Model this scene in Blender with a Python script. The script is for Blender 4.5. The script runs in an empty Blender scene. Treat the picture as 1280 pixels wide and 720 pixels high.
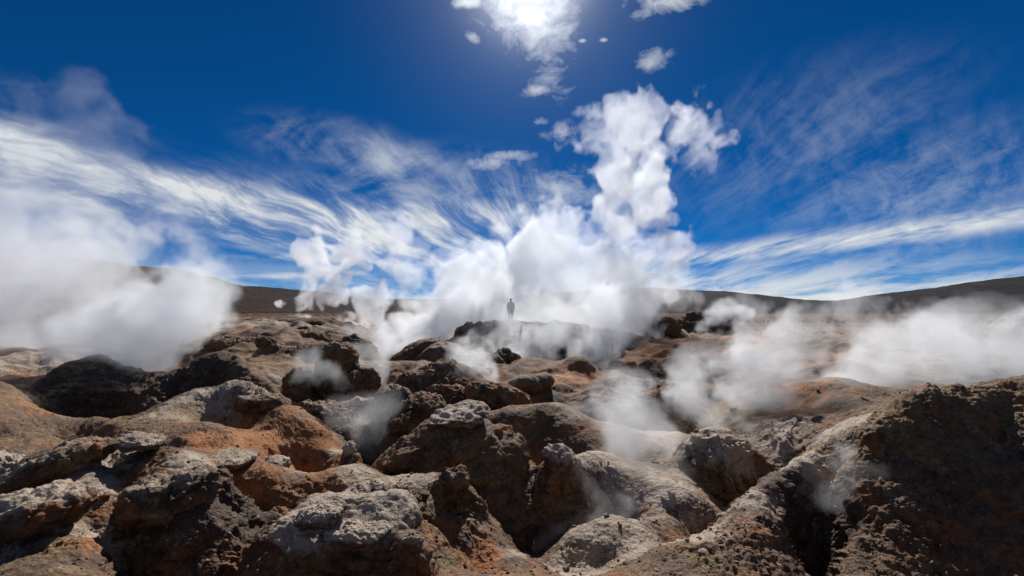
import bpy, bmesh, math, random
import numpy as np
from mathutils import Vector, Matrix

sc = bpy.context.scene
COL = sc.collection
R = math.radians
F = 600.0            # focal length in pixels of a 1280 wide picture (16.9 mm lens)
HOR = 390.0          # row of the horizon
EYE = 2.6            # eye height over the mud field
SUN_EL, SUN_AZ = 39.0, 9.0


def P(px, py, Y):
    """The point at depth Y seen at pixel (px, py) of the 1280x720 photograph."""
    return ((px - 640.0) / F * Y, Y, EYE + (HOR - py) / F * Y)


def link(o):
    COL.objects.link(o)
    return o


def tag(o, label=None, cat=None, group=None, kind=None):
    for k, v in (('label', label), ('category', cat), ('group', group), ('kind', kind)):
        if v:
            o[k] = v
    return o


# ------------------------------------------------------------------ noise
_rng = np.random.default_rng(7)
PERM = _rng.permutation(256).astype(np.int32)
PERM = np.concatenate([PERM, PERM, PERM])
GRAD = _rng.normal(size=(256, 3)).astype(np.float32)
GRAD /= np.linalg.norm(GRAD, axis=1)[:, None]
CELLP = _rng.random((256, 3)).astype(np.float32)


def _perlin(p):
    i = np.floor(p).astype(np.int32)
    f = (p - i).astype(np.float32)
    i &= 255
    w = f * f * f * (f * (f * 6 - 15) + 10)
    out = 0
    for dx in (0, 1):
        wx = w[:, 0] if dx else 1 - w[:, 0]
        a = PERM[i[:, 0] + dx]
        for dy in (0, 1):
            wy = w[:, 1] if dy else 1 - w[:, 1]
            b = PERM[a + i[:, 1] + dy]
            for dz in (0, 1):
                wz = w[:, 2] if dz else 1 - w[:, 2]
                g = GRAD[PERM[b + i[:, 2] + dz]]
                d = g[:, 0] * (f[:, 0] - dx) + g[:, 1] * (f[:, 1] - dy) + g[:, 2] * (f[:, 2] - dz)
                out = out + wx * wy * wz * d
    return out * 1.6


def chunked(fn, p, n=60000):
    out = np.empty(len(p), np.float32)
    for k in range(0, len(p), n):
        out[k:k + n] = fn(p[k:k + n])
    return out


def perlin(p, scale, seed=0.0):
    off = np.array([seed * 17.31, seed * 9.17 + 3.3, seed * 5.71 + 7.7])
    return chunked(lambda q: _perlin(q / scale + off + 1000.0), p)


def fbm(p, scale, octs, seed=0.0, gain=0.5, ridged=False):
    a, s, out, tot = 1.0, scale, 0, 0
    for k in range(octs):
        n = perlin(p, s, seed + k)
        if ridged:
            n = 1 - 2 * np.abs(n)
        out = out + a * n
        tot += a
        a *= gain
        s *= 0.47
    return out / tot


def _worley(p):
    i = np.floor(p).astype(np.int32)
    f = (p - i).astype(np.float32)
    i &= 255
    best = np.full(len(p), 9.0, np.float32)
    for dx in (-1, 0, 1):
        a = PERM[(i[:, 0] + dx) & 255]
        for dy in (-1, 0, 1):
            b = PERM[a + ((i[:, 1] + dy) & 255)]
            for dz in (-1, 0, 1):
                c = CELLP[PERM[b + ((i[:, 2] + dz) & 255)]]
                d = (c[:, 0] + dx - f[:, 0]) ** 2 + (c[:, 1] + dy - f[:, 1]) ** 2 + (c[:, 2] + dz - f[:, 2]) ** 2
                np.minimum(best, d, out=best)
    return np.sqrt(best)


def worley(p, scale, seed=0.0):
    return chunked(lambda q: _worley(q / scale + seed * 13.7 + 500.0), p)


def _cells(p):
    i = np.floor(p).astype(np.int32)
    f = (p - i).astype(np.float32)
    i &= 255
    f1 = np.full(len(p), 9.0, np.float32); f2 = f1.copy(); who = np.zeros(len(p), np.float32)
    for dx in (-1, 0, 1):
        a = PERM[(i[:, 0] + dx) & 255]
        for dy in (-1, 0, 1):
            b = PERM[a + ((i[:, 1] + dy) & 255)]
            for dz in (-1, 0, 1):
                h = PERM[b + ((i[:, 2] + dz) & 255)]
                c = CELLP[h]
                d = (c[:, 0] + dx - f[:, 0]) ** 2 + (c[:, 1] + dy - f[:, 1]) ** 2 + (c[:, 2] + dz - f[:, 2]) ** 2
                near = d < f1
                f2 = np.where(near, f1, np.minimum(f2, d))
                f1 = np.where(near, d, f1)
                who = np.where(near, CELLP[(h * 7 + 3) & 255, 0], who)
    return np.stack([np.sqrt(f2) - np.sqrt(f1), who], 1)


def cells(p, scale, seed=0.0):
    """Broken rock: (distance to the next crack, a random number per block)."""
    out = np.empty((len(p), 2), np.float32)
    for k in range(0, len(p), 60000):
        out[k:k + 60000] = _cells(p[k:k + 60000] / scale + seed * 13.7 + 500.0)
    return out[:, 0], out[:, 1]


def sstep(a, b, x):
    t = np.clip((x - a) / (b - a), 0, 1)
    return t * t * (3 - 2 * t)


def mesh_from(name, verts, quads, smooth=True):
    me = bpy.data.meshes.new(name)
    nv, nf, k = len(verts), len(quads), quads.shape[1] if len(quads) else 4
    me.vertices.add(nv)
    me.vertices.foreach_set('co', np.asarray(verts, np.float32).ravel())
    if nf:
        me.loops.add(nf * k)
        me.loops.foreach_set('vertex_index', np.asarray(quads, np.int32).ravel())
        me.polygons.add(nf)
        me.polygons.foreach_set('loop_start', np.arange(nf, dtype=np.int32) * k)
        if smooth:
            me.polygons.foreach_set('use_smooth', np.ones(nf, bool))
    me.update(calc_edges=True)
    return me


def attr(me, name, vals):
    a = me.attributes.new(name, 'FLOAT', 'POINT')
    a.data.foreach_set('value', np.asarray(vals, np.float32))


def grid_quads(nu, nv):
    i = np.arange(nu * nv).reshape(nv, nu)
    return np.stack([i[:-1, :-1], i[:-1, 1:], i[1:, 1:], i[1:, :-1]], -1).reshape(-1, 4)


# ------------------------------------------------------------------ camera, sun, world
cam = bpy.data.cameras.new('camera')
camo = link(bpy.data.objects.new('camera', cam))
cam.lens, cam.sensor_width = 36.0 * F / 1280.0, 36.0
cam.shift_y = (HOR - 360.0) / 1280.0
cam.clip_start, cam.clip_end = 0.1, 30000
camo.location = (0, 0, EYE)
camo.rotation_euler = (R(90), 0, 0)
sc.camera = camo

sun = bpy.data.lights.new('sun', 'SUN')
sun.energy, sun.angle, sun.color = 5.0, R(0.55), (1.0, 0.965, 0.92)
suno = link(bpy.data.objects.new('sun', sun))
suno.rotation_euler = (-R(90 - SUN_EL), 0, -R(SUN_AZ))
suno.location = (0, 30, 40)


class NT:
    """Small helper for writing node trees."""
    def __init__(self, tree):
        self.t = tree
        tree.nodes.clear()

    def n(self, kind, **kw):
        nd = self.t.nodes.new(kind)
        for k, v in kw.items():
            setattr(nd, k, v)
        return nd

    def put(self, sock, v):
        if hasattr(v, 'is_output') or isinstance(v, bpy.types.NodeSocket):
            self.t.links.new(v, sock)
        else:
            sock.default_value = v

    def math(self, op, a, b=0.0, c=0.0, clamp=False):
        nd = self.n('ShaderNodeMath', operation=op, use_clamp=clamp)
        self.put(nd.inputs[0], a); self.put(nd.inputs[1], b); self.put(nd.inputs[2], c)
        return nd.outputs[0]

    def ramp(self, x, a, b, lo=0.0, hi=1.0, smooth=True):
        nd = self.n('ShaderNodeMapRange', interpolation_type='SMOOTHSTEP' if smooth else 'LINEAR')
        self.put(nd.inputs['Value'], x)
        self.put(nd.inputs['From Min'], a); self.put(nd.inputs['From Max'], b)
        self.put(nd.inputs['To Min'], lo); self.put(nd.inputs['To Max'], hi)
        return nd.outputs[0]

    def mix(self, fac, a, b, blend='MIX'):
        nd = self.n('ShaderNodeMix', data_type='RGBA', blend_type=blend)
        self.put(nd.inputs[0], fac)
        self.put(nd.inputs[6], a); self.put(nd.inputs[7], b)
        return nd.outputs[2]

    def noise(self, vec, scale, detail=4.0, rough=0.55, dist=0.0, out='Factor'):
        nd = self.n('ShaderNodeTexNoise')
        self.put(nd.inputs['Vector'], vec)
        nd.inputs['Scale'].default_value = scale
        nd.inputs['Detail'].default_value = detail
        nd.inputs['Roughness'].default_value = rough
        nd.inputs['Distortion'].default_value = dist
        return nd.outputs[0]

    def vec(self, op, a, b=(0, 0, 0)):
        nd = self.n('ShaderNodeVectorMath', operation=op)
        self.put(nd.inputs[0], a); self.put(nd.inputs[1], b)
        return nd.outputs['Value'] if op in ('LENGTH', 'DOT_PRODUCT', 'DISTANCE') else nd.outputs[0]

    def comb(self, x, y, z=0.0):
        nd = self.n('ShaderNodeCombineXYZ')
        self.put(nd.inputs[0], x); self.put(nd.inputs[1], y); self.put(nd.inputs[2], z)
        return nd.outputs[0]


world = bpy.data.worlds.new('World')
sc.world = world
world.use_nodes = True
W = NT(world.node_tree)
wout = W.n('ShaderNodeOutputWorld')
wbg = W.n('ShaderNodeBackground')
wbg.inputs['Strength'].default_value = 0.10
W.t.links.new(wbg.outputs[0], wout.inputs[0])
sky = W.n('ShaderNodeTexSky', sky_type='NISHITA')
sky.sun_disc = False
sky.sun_elevation, sky.sun_rotation = R(SUN_EL), R(SUN_AZ)
sky.altitude = 4800
sky.air_density, sky.dust_density, sky.ozone_density = 1.0, 0.2, 2.0
tc = W.n('ShaderNodeTexCoord')
D = W.vec('NORMALIZE', tc.outputs['Generated'])
sep = W.n('ShaderNodeSeparateXYZ')
W.t.links.new(D, sep.inputs[0])
dx, dy, dz = sep.outputs
# the sky towards the sun as the tangent plane there: u to the side, s up
ysafe = W.math('MAXIMUM', dy, 0.05)
u = W.math('DIVIDE', dx, ysafe)
s = W.math('DIVIDE', dz, ysafe)


def uv(px, py):
    return ((px - 640.0) / F, (HOR - py) / F)


def ellipse(px, py, rx, ry, rot=0.0, soft=1.0):
    """1 in the middle of a patch of sky, falling to 0 at its edge."""
    c, si = math.cos(R(rot)), math.sin(R(rot))
    u0, s0 = uv(px, py)
    a = W.math('SUBTRACT', u, u0); b = W.math('SUBTRACT', s, s0)
    p = W.math('ADD', W.math('MULTIPLY', a, c * F / rx), W.math('MULTIPLY', b, si * F / rx))
    q = W.math('ADD', W.math('MULTIPLY', a, -si * F / ry), W.math('MULTIPLY', b, c * F / ry))
    d = W.vec('LENGTH', W.comb(p, q))
    return W.ramp(d, 1.0, 1.0 - soft)


def curve(x, pts):
    nd = W.n('ShaderNodeFloatCurve')
    W.put(nd.inputs['Value'], x)
    c = nd.mapping.curves[0]
    for k, (a, b) in enumerate(pts):
        if k < 2:
            c.points[k].location = (a, b)
        else:
            c.points.new(a, b)
    nd.mapping.update()
    return nd.outputs[0]


def band(pts, width, strength=1.0):
    """A band of cirrus whose middle runs through the sky directions of pts."""
    un = W.math('MULTIPLY_ADD', u, 0.3, 0.5)
    line = curve(un, [((uv(*p)[0]) * 0.3 + 0.5, uv(*p)[1]) for p in pts])
    d = W.math('DIVIDE', W.math('SUBTRACT', s, line), width / F)
    return d


def wmax(*a):
    r = a[0]
    for b in a[1:]:
        r = W.math('MAXIMUM', r, b)
    return r


def wmul(*a):
    r = a[0]
    for b in a[1:]:
        r = W.math('MULTIPLY', r, b)
    return r


# cloud noise
uvv = W.comb(u, s, 0.0)
warp = W.noise(uvv, 3.0, 3.0, 0.5, 0.0, 'Color')
wofs = W.vec('MULTIPLY', W.vec('SUBTRACT', warp, (0.5, 0.5, 0.5)), (0.16, 0.05, 0.0))
wuv = W.vec('ADD', uvv, wofs)
wsep = W.n('ShaderNodeSeparateXYZ')
W.t.links.new(wuv, wsep.inputs[0])
wu, wsv = wsep.outputs[0], wsep.outputs[1]
# fibres that spread from one point of the horizon, as bands of high cloud do in perspective
pu_ = W.math('SUBTRACT', wu, 0.10)
ps_ = W.math('ADD', wsv, 0.015)
th = W.math('ARCTAN2', ps_, pu_)
rho = W.math('LOGARITHM', W.math('ADD', W.vec('LENGTH', W.comb(pu_, ps_)), 0.05), 2.718)
streak_l = W.noise(W.comb(W.math('MULTIPLY', th, 11.0), W.math('MULTIPLY', rho, 2.3), 2.0), 1.0, 10.0, 0.64, 0.2)
streak_r = W.noise(W.comb(W.math('MULTIPLY', th, 13.0), W.math('MULTIPLY', rho, 2.4), 9.0), 1.0, 10.0, 0.64, 0.25)
fine = W.noise(wuv, 19.0, 8.0, 0.66, 0.5)
soft = W.noise(W.comb(wu, W.math('MULTIPLY', wsv, 1.6)), 6.5, 7.0, 0.6, 0.6)

# left band, two strands with streaks between them
b1 = band([(-300, 120), (0, 165), (120, 200), (250, 240), (400, 268), (560, 270), (760, 268), (1280, 262)], 24)
b2 = band([(-300, 160), (0, 215), (200, 262), (400, 292), (560, 312), (760, 325), (1280, 330)], 30)
leftside = W.ramp(u, 0.22, -0.12)
band1 = wmul(W.ramp(W.math('ABSOLUTE', b1), 1.5, 0.1), W.ramp(streak_l, 0.36, 0.66, 0.12, 0.95), leftside)
band2 = wmul(W.ramp(W.math('ABSOLUTE', b2), 1.6, 0.1), W.ramp(streak_l, 0.38, 0.68, 0.08, 0.95), leftside)
fill = wmul(W.ramp(streak_l, 0.42, 0.75), wmax(ellipse(300, 262, 420, 75, -9), ellipse(20, 200, 320, 110, -15)), 0.95)
low1 = wmul(wmax(ellipse(430, 325, 230, 11, -3), ellipse(360, 345, 260, 10, 2)), W.ramp(streak_r, 0.35, 0.6), 0.75)
fan = wmul(wmax(W.math('MULTIPLY', ellipse(600, 255, 230, 90, -8), 0.7), W.math('MULTIPLY', ellipse(470, 200, 220, 55, -14), 0.8), ellipse(540, 275, 320, 95, -5)), W.ramp(W.math('MULTIPLY_ADD', soft, 0.65, W.math('MULTIPLY', streak_l, 0.35)), 0.40, 0.66), 0.75)
# right band and the thin veil over it
b3 = band([(0, 330), (700, 335), (860, 325), (1000, 306), (1130, 290), (1282, 268)], 15)
band3 = wmul(W.ramp(W.math('ABSOLUTE', b3), 1.5, 0.0), W.ramp(streak_r, 0.34, 0.6, 0.12, 1.0), W.ramp(u, 0.2, 0.36), 0.85)
veil = wmul(W.ramp(W.math('MULTIPLY_ADD', fine, 0.4, W.math('MULTIPLY', streak_r, 0.6)), 0.38, 0.70), wmax(ellipse(1180, 240, 330, 130, 8), ellipse(1150, 290, 300, 60, 8), W.math('MULTIPLY', ellipse(1000, 180, 330, 130, 20), 0.55)), 0.62)
horiz = wmul(W.ramp(s, 0.15, 0.03), W.ramp(streak_r, 0.33, 0.58, 0.12, 1.0), W.ramp(u, -0.1, 0.4, 0.5, 1.0))
# ragged cumulus under the sun and small puffs about it
cum_n = W.math('MULTIPLY_ADD', fine, 0.55, W.math('MULTIPLY', soft, 0.45))
cum_m = wmax(ellipse(662, 20, 95, 110, 20), W.math('MULTIPLY', ellipse(690, 90, 60, 70, 10), 0.6), ellipse(672, 112, 34, 13, 8), ellipse(592, 47, 20, 12, -25), ellipse(580, 2, 36, 16),
             ellipse(815, 76, 42, 24, 20), ellipse(800, 18, 46, 18, 15), ellipse(830, 4, 90, 24, 5), ellipse(682, 152, 30, 12), ellipse(700, 165, 40, 20, 10), ellipse(640, 195, 60, 12, 3), ellipse(615, 205, 60, 16, 3),
             ellipse(728, 51, 9, 5), ellipse(755, 50, 9, 5), ellipse(700, 240, 90, 50))
cum = W.ramp(W.math('ADD', cum_m, W.math('MULTIPLY', W.math('SUBTRACT', cum_n, 0.5), 4.4)), 0.30, 1.75, smooth=False)
cum = wmul(cum, W.ramp(cum_m, 0.0, 0.4), 0.9)
cover = W.math('ADD', wmax(band1, band2, band3, low1, fan, cum, horiz), W.math('MULTIPLY', W.math('MAXIMUM', fill, veil), 0.6), clamp=True)
front = W.ramp(dy, 0.05, 0.25)
cover = W.math('MULTIPLY', cover, front)
# unseen broken cloud, added behind and beside the camera to whiten the fill light
backn = W.noise(W.comb(W.math('MULTIPLY', dx, 1.6), W.math('MULTIPLY', dy, 2.6), W.math('MULTIPLY', dz, 3.0)), 1.6, 4.0, 0.55, 0.4)
backc = wmul(W.ramp(backn, 0.40, 0.58), W.ramp(dz, -0.02, 0.10), W.math('SUBTRACT', 1.0, front), 0.20)
cover = W.math('ADD', cover, backc, clamp=True)
deep = W.mix(1.0, sky.outputs[0], (0.014, 0.262, 0.50, 1), 'MULTIPLY')
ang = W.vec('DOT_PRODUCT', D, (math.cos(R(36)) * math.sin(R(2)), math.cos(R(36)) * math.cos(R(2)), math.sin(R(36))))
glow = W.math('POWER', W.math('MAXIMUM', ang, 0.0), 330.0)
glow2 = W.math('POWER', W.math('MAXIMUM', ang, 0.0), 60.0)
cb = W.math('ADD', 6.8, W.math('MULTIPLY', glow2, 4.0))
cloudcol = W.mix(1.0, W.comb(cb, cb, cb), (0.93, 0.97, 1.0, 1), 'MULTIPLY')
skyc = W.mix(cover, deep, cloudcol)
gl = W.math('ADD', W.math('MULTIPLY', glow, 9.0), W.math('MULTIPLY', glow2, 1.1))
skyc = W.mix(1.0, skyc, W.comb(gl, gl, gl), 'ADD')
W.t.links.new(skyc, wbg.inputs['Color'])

sc.view_settings.view_transform = 'Standard'
sc.view_settings.look = 'None'
sc.view_settings.exposure = 0.18
sc.view_settings.gamma = 1.0
sc.view_settings.use_curve_mapping = False
sc.cycles.use_denoising = True
try:
    sc.cycles.denoiser = 'OPENIMAGEDENOISE'
except Exception:
    pass
sc.cycles.max_bounces = 10
sc.cycles.diffuse_bounces = 3
sc.cycles.volume_bounces = 7
sc.cycles.volume_step_rate = 1.5
sc.cycles.use_adaptive_sampling = True
sc.cycles.adaptive_threshold = 0.02
world.cycles.sampling_method = 'MANUAL'
world.cycles.sample_map_resolution = 256

# ------------------------------------------------------------------ the rocks of the field, read from the photograph
OUT = 'rock_outcrop'
ROCKS = []


def spec(name, label, px, py, Y, w, h, depth=1.0, *a, apron=None, **k):
    if apron is None:
        apron = {'rock_outcrop': 1.0, 'boulder': 0.6}.get(name, 0.0)
    ROCKS.append((apron, (name, label, px, py, Y, w, h, depth) + a, k))


spec('boulder', 'long grey boulder tilted up like a spindle on the mud slope', 76, 583, 6.6, 112, 40, 1.0, 27, 0, 2.2, 0.0, 3, .10, .022, 3, pale=.25, top=.35, strata=.08)
spec('boulder', 'wide boulder with a pale crusted top and deep undercut foot above brown mud', 36, 648, 5.4, 118, 66, 1.0, 9, 0, 2.8, .45, 3, .10, .03, 4, top=.7)
spec('stone_slab', 'thin flat stone slab lying on the grey mud crest', 174, 554, 7.15, 52, 19, .8, -6, 10, 3.2, .25, 3, .08, .012, 5, 6, 'slab', pale=.4, top=.5, strata=.12)
spec('boulder', 'pale blocky boulder half sunk beside the spindle shaped boulder', 4, 592, 7.0, 56, 44, 1.0, -20, 0, 2.8, .2, 4, .1, .02, 6, pale=.3)
spec(OUT, 'bulging grey knob with an ochre underside on the dark mud face', 214, 630, 6.2, 112, 78, .8, 14, 0, 2.5, .35, 3, .14, .03, 7, cat='outcrop', ochre=.5, top=.55)
spec('boulder', 'rusty lump of rock on the crest above the orange crater', 324, 508, 12, 54, 30, 1.0, 0, 0, 2.6, .3, 4, .1, .03, 8, ochre=.4, rust=.3, top=.5)
spec('stone_slab', 'flat pale crust plate lying on the orange ground', 286, 573, 7.95, 58, 13, 1.2, -4, 0, 3, .1, 4, .12, .012, 9, 5, 'slab', pale=.5, top=.3)
spec('boulder', 'small pale rock on the lip of the orange crater', 343, 580, 8.6, 34, 18, 1.0, -10, 0, 2.6, .2, 4, .12, .02, 10, 5, pale=.35)
spec('boulder', 'pale upright knob at the end of the orange crater wall', 437, 572, 9.2, 20, 36, 1.0, 8, 0, 2.5, 0, 3, .12, .02, 11, 5, pale=.4)
spec(OUT, 'broad undercut block with a pale crumbling top and smooth tan front face', 436, 672, 5.75, 168, 92, .75, 3, 0, 3.6, .28, 3, .07, .022, 12, cat='outcrop', ochre=.35, pale=.15, top=.8)
spec('stone_slab', 'pale cracked ledge jutting from the front of the broad undercut block', 447, 667, 5.35, 88, 24, .7, -9, 8, 3, .2, 4, .12, .016, 13, 6, 'slab', pale=.3, top=.6, strata=.1)
spec('stone_slab', 'narrow pale ledge on the upper rim of the broad undercut block', 398, 645, 5.35, 66, 18, .8, 10, 0, 3, .2, 4, .14, .016, 14, 6, 'slab', pale=.3, top=.6)
spec('boulder', 'small round boulder at the foot of the broad undercut block', 512, 684, 5.4, 34, 34, 1.0, 0, 0, 2.3, .1, 3, .1, .02, 15, 5)
spec(OUT, 'craggy yellow brown outcrop on the crest behind the broad block', 565, 622, 7.2, 54, 76, .8, -8, 0, 2.8, .1, 5, .2, .05, 16, cat='outcrop', ochre=.7, top=.3, dark=.1)
spec(OUT, 'crumbly dark brown crag on the shoulder of the foreground mound', 505, 632, 6.6, 70, 40, .8, -12, 0, 2.6, 0, 4, .2, .05, 17, cat='outcrop', dark=.2, top=.5)
spec(OUT, 'bulbous brown rock pillar that carries the grey cap stone', 604, 602, 9.8, 112, 136, .9, -4, 0, 2.7, .15, 3, .11, .035, 20, cat='outcrop', ochre=.6, rust=.55, top=.2, apron=.45)
spec('boulder', 'flat grey cap stone with a long crack balanced on the brown pillar', 574, 522, 9.5, 76, 32, .9, 8, 0, 2.5, .35, 3, .06, .012, 21, frac=.25, pale=.45, top=.4, strata=.12)
spec('boulder', 'round cracked brown boulder leaning against the pillar', 516, 567, 9.5, 76, 46, .9, 18, 0, 2.5, .15, 4, .08, .02, 22, ochre=.35, rust=.35, top=.15)
spec('stone_slab', 'smooth tan plate leaning at the foot of the brown pillar', 606, 655, 9.2, 62, 46, .5, -20, 15, 3.2, 0, 4, .08, .015, 23, 6, 'slab', ochre=.3, top=.15)
spec('boulder', 'pale boulder with an ochre flank above the steaming pit', 492, 501, 12.8, 46, 36, .9, 8, 0, 2.5, .35, 3, .1, .025, 24, ochre=.5, top=.75)
spec('boulder', 'dark brown boulder beside the pale boulder with the ochre flank', 532, 509, 12.4, 56, 30, .9, -5, 0, 2.6, .2, 4, .14, .03, 25, dark=.3, top=.3)
spec('boulder', 'small dark boulder on the ledge over the steaming pit', 505, 530, 12.0, 60, 30, .8, 0, 0, 2.8, .1, 5, .16, .04, 26, dark=.45, top=.3)
spec(OUT, 'ragged dark ledge above the deep shadowed pit', 410, 520, 12.4, 70, 26, .8, -14, 0, 2.6, .2, 4, .16, .035, 27, cat='outcrop', rust=.3, top=.5)
spec('boulder', 'rusty round boulder just behind the flat cap stone', 622, 497, 15.0, 78, 44, .9, -14, 0, 2.5, .2, 3, .1, .03, 28, rust=.6, top=.15)
spec('boulder', 'smooth grey boulder in a rusty hollow under the orange peak', 664, 480, 17.0, 58, 29, .9, 8, 0, 2.3, .2, 2, .06, .015, 29, frac=.3, pale=.25, ochre=.25, top=.3)
spec('boulder', 'pale flat boulder wrapped in steam on the middle ridge', 590, 472, 19.0, 56, 26, .9, 5, 0, 2.5, .25, 3, .1, .03, 30, top=.6)
spec('boulder', 'large smooth grey boulder on the middle ridge', 562, 451, 24, 84, 44, .9, -10, 0, 2.3, .1, 2, .07, .03, 31, frac=.3, pale=.15, top=.3)
spec('boulder', 'dark humped boulder on the skyline of the middle ridge', 527, 448, 26, 84, 40, .9, 20, 0, 2.3, .1, 2, .08, .04, 32, frac=.4, dark=.4, top=.15)
spec(OUT, 'brown crag at the end of the plateau where the person stands', 592, 428, 35, 56, 44, .9, 10, 0, 2.5, .1, 4, .12, .08, 33, cat='outcrop', dark=.3, rust=.2, top=.2)
spec('boulder', 'brown sloping boulder below the crag at the plateau end', 604, 447, 31, 46, 46, .9, 35, 0, 2.5, .1, 3, .12, .06, 34, rust=.2, top=.2)
spec(OUT, 'dark broken rock face below the plateau in the steam', 670, 440, 34, 110, 56, .6, -4, 0, 2.8, 0, 5, .16, .10, 35, cat='outcrop', dark=.6, top=.15)
spec(OUT, 'red brown beehive shaped rock standing beyond the steaming hollow', 421, 464, 16.8, 50, 72, .95, 4, 0, 2.4, 0, 2, .10, .05, 40, cat='outcrop', rust=.5, dark=.3, top=.1, strata=.10)
spec('boulder', 'brown boulder set against the right flank of the beehive rock', 452, 482, 16.4, 42, 42, .9, -15, 0, 2.5, .1, 3, .1, .04, 41, rust=.3, dark=.2, top=.2)
spec('boulder', 'dark blade of rock leaning over the ochre slope', 337, 442, 22, 30, 46, .7, 38, 0, 3, 0, 4, .1, .03, 42, dark=.45, rust=.2, top=.1)
spec('boulder', 'dark pointed boulder behind the beehive rock', 446, 436, 23, 56, 38, .9, -12, 0, 2.5, 0, 4, .12, .05, 43, dark=.4, rust=.2, top=.1, point=.5)
spec(OUT, 'long low brown ledge on the terrace', 296, 436, 25, 74, 26, .8, -4, 0, 3, .1, 4, .12, .05, 44, cat='outcrop', rust=.3, dark=.2, top=.25)
spec(OUT, 'wide brown hump at the far edge of the ochre slope', 385, 427, 29, 96, 28, .9, 0, 0, 2.6, 0, 3, .1, .06, 45, cat='outcrop', rust=.3, dark=.3, top=.2)
spec(OUT, 'thin dark ledge out on the pale flat', 385, 403, 46, 62, 9, 1.2, -2, 0, 2.6, 0, 3, .12, .06, 46, 5, 'outcrop', dark=.7, top=.1)
spec(OUT, 'dark ragged outcrop almost hidden in the big cloud of steam', 52, 408, 44, 66, 32, .8, 0, 0, 2.6, 0, 5, .18, .12, 47, 6, 'outcrop', dark=.5, top=.4)
spec(OUT, 'craggy pale brown knob at the left end of the smooth dome', 702, 594, 9.2, 56, 66, .8, -12, 0, 2.5, .1, 4, .16, .04, 51, cat='outcrop', top=.5, pale=.2)
spec(OUT, 'craggy tan outcrop on the slope beside the pale basin', 898, 588, 10.6, 96, 92, .9, -22, 0, 2.6, 0, 5, .15, .05, 52, cat='outcrop', pale=.35, ochre=.4, rust=.1, top=.5, apron=1.4, point=.25)
spec('boulder', 'small square block with a pale top on the rim of the dark crater', 836, 487, 18, 30, 22, .9, 0, 0, 4, 0, 3, .07, .02, 54, 5, rust=.4, top=.7)
spec(OUT, 'pale fluted mud cone fading into the steam', 1284, 432, 22, 64, 74, 1.0, 0, 0, 2.4, -.1, 2, .10, .05, 55, cat='outcrop', pale=.7, top=.4)
spec(OUT, 'dark outcrop with white streaks out on the plain', 884, 402, 85, 66, 24, .8, 8, 0, 2.6, 0, 4, .2, .2, 56, 6, 'outcrop', dark=.6, top=.3)
spec(OUT, 'dark hump of rock in the steam at the edge of the plain', 822, 411, 62, 52, 30, .9, 0, 0, 2.5, 0, 3, .1, .15, 57, 6, 'outcrop', dark=.6, top=.1)
spec(OUT, 'broad brown shoulder of rock on the flank of the middle ridge', 548, 478, 17.5, 120, 44, .9, 14, 0, 2.5, 0, 4, .14, .05, 61, cat='outcrop', dark=.25, rust=.25, top=.4)
spec('boulder', 'pale topped blocky boulder on the lower flank of the middle ridge', 460, 512, 13.6, 50, 34, .9, 10, 0, 2.8, .2, 4, .12, .03, 62, ochre=.3, top=.7)
spec('boulder', 'brown egg shaped boulder just below the steam wrapped flat boulder', 560, 500, 15.0, 56, 36, .9, -10, 0, 2.5, .2, 3, .1, .03, 63, rust=.3, dark=.2, top=.3)
spec('boulder', 'dark wedge of rock at the foot of the plateau crag', 640, 462, 25, 58, 40, .9, -25, 0, 2.6, 0, 4, .12, .06, 64, dark=.5, top=.15)
spec('boulder', 'grey slanting boulder under the dark rock face of the plateau', 610, 466, 23, 52, 34, .9, 28, 0, 2.5, 0, 4, .12, .05, 65, dark=.2, top=.3)
spec(OUT, 'brown ridge of broken rock on the right hand side of the plateau', 748, 436, 35, 90, 46, .8, -10, 0, 2.6, 0, 4, .14, .08, 66, cat='outcrop', dark=.45, rust=.2, top=.2)
spec(OUT, 'low rusty rim of rock along the near edge of the dark crater', 790, 496, 16.5, 130, 26, .8, 4, 0, 2.6, 0, 4, .16, .05, 67, cat='outcrop', rust=.5, dark=.2, top=.35)
spec(OUT, 'rugged dark hump between the terrace ledge and the dark pointed boulder', 392, 446, 22, 74, 34, .9, -8, 0, 2.5, 0, 4, .14, .05, 68, cat='outcrop', dark=.4, rust=.25, top=.25)
spec('boulder', 'dark rounded boulder by the gully in front of the beehive rock', 372, 478, 16.2, 40, 30, .9, 10, 0, 2.5, 0, 4, .12, .04, 69, dark=.4, top=.3)

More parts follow.
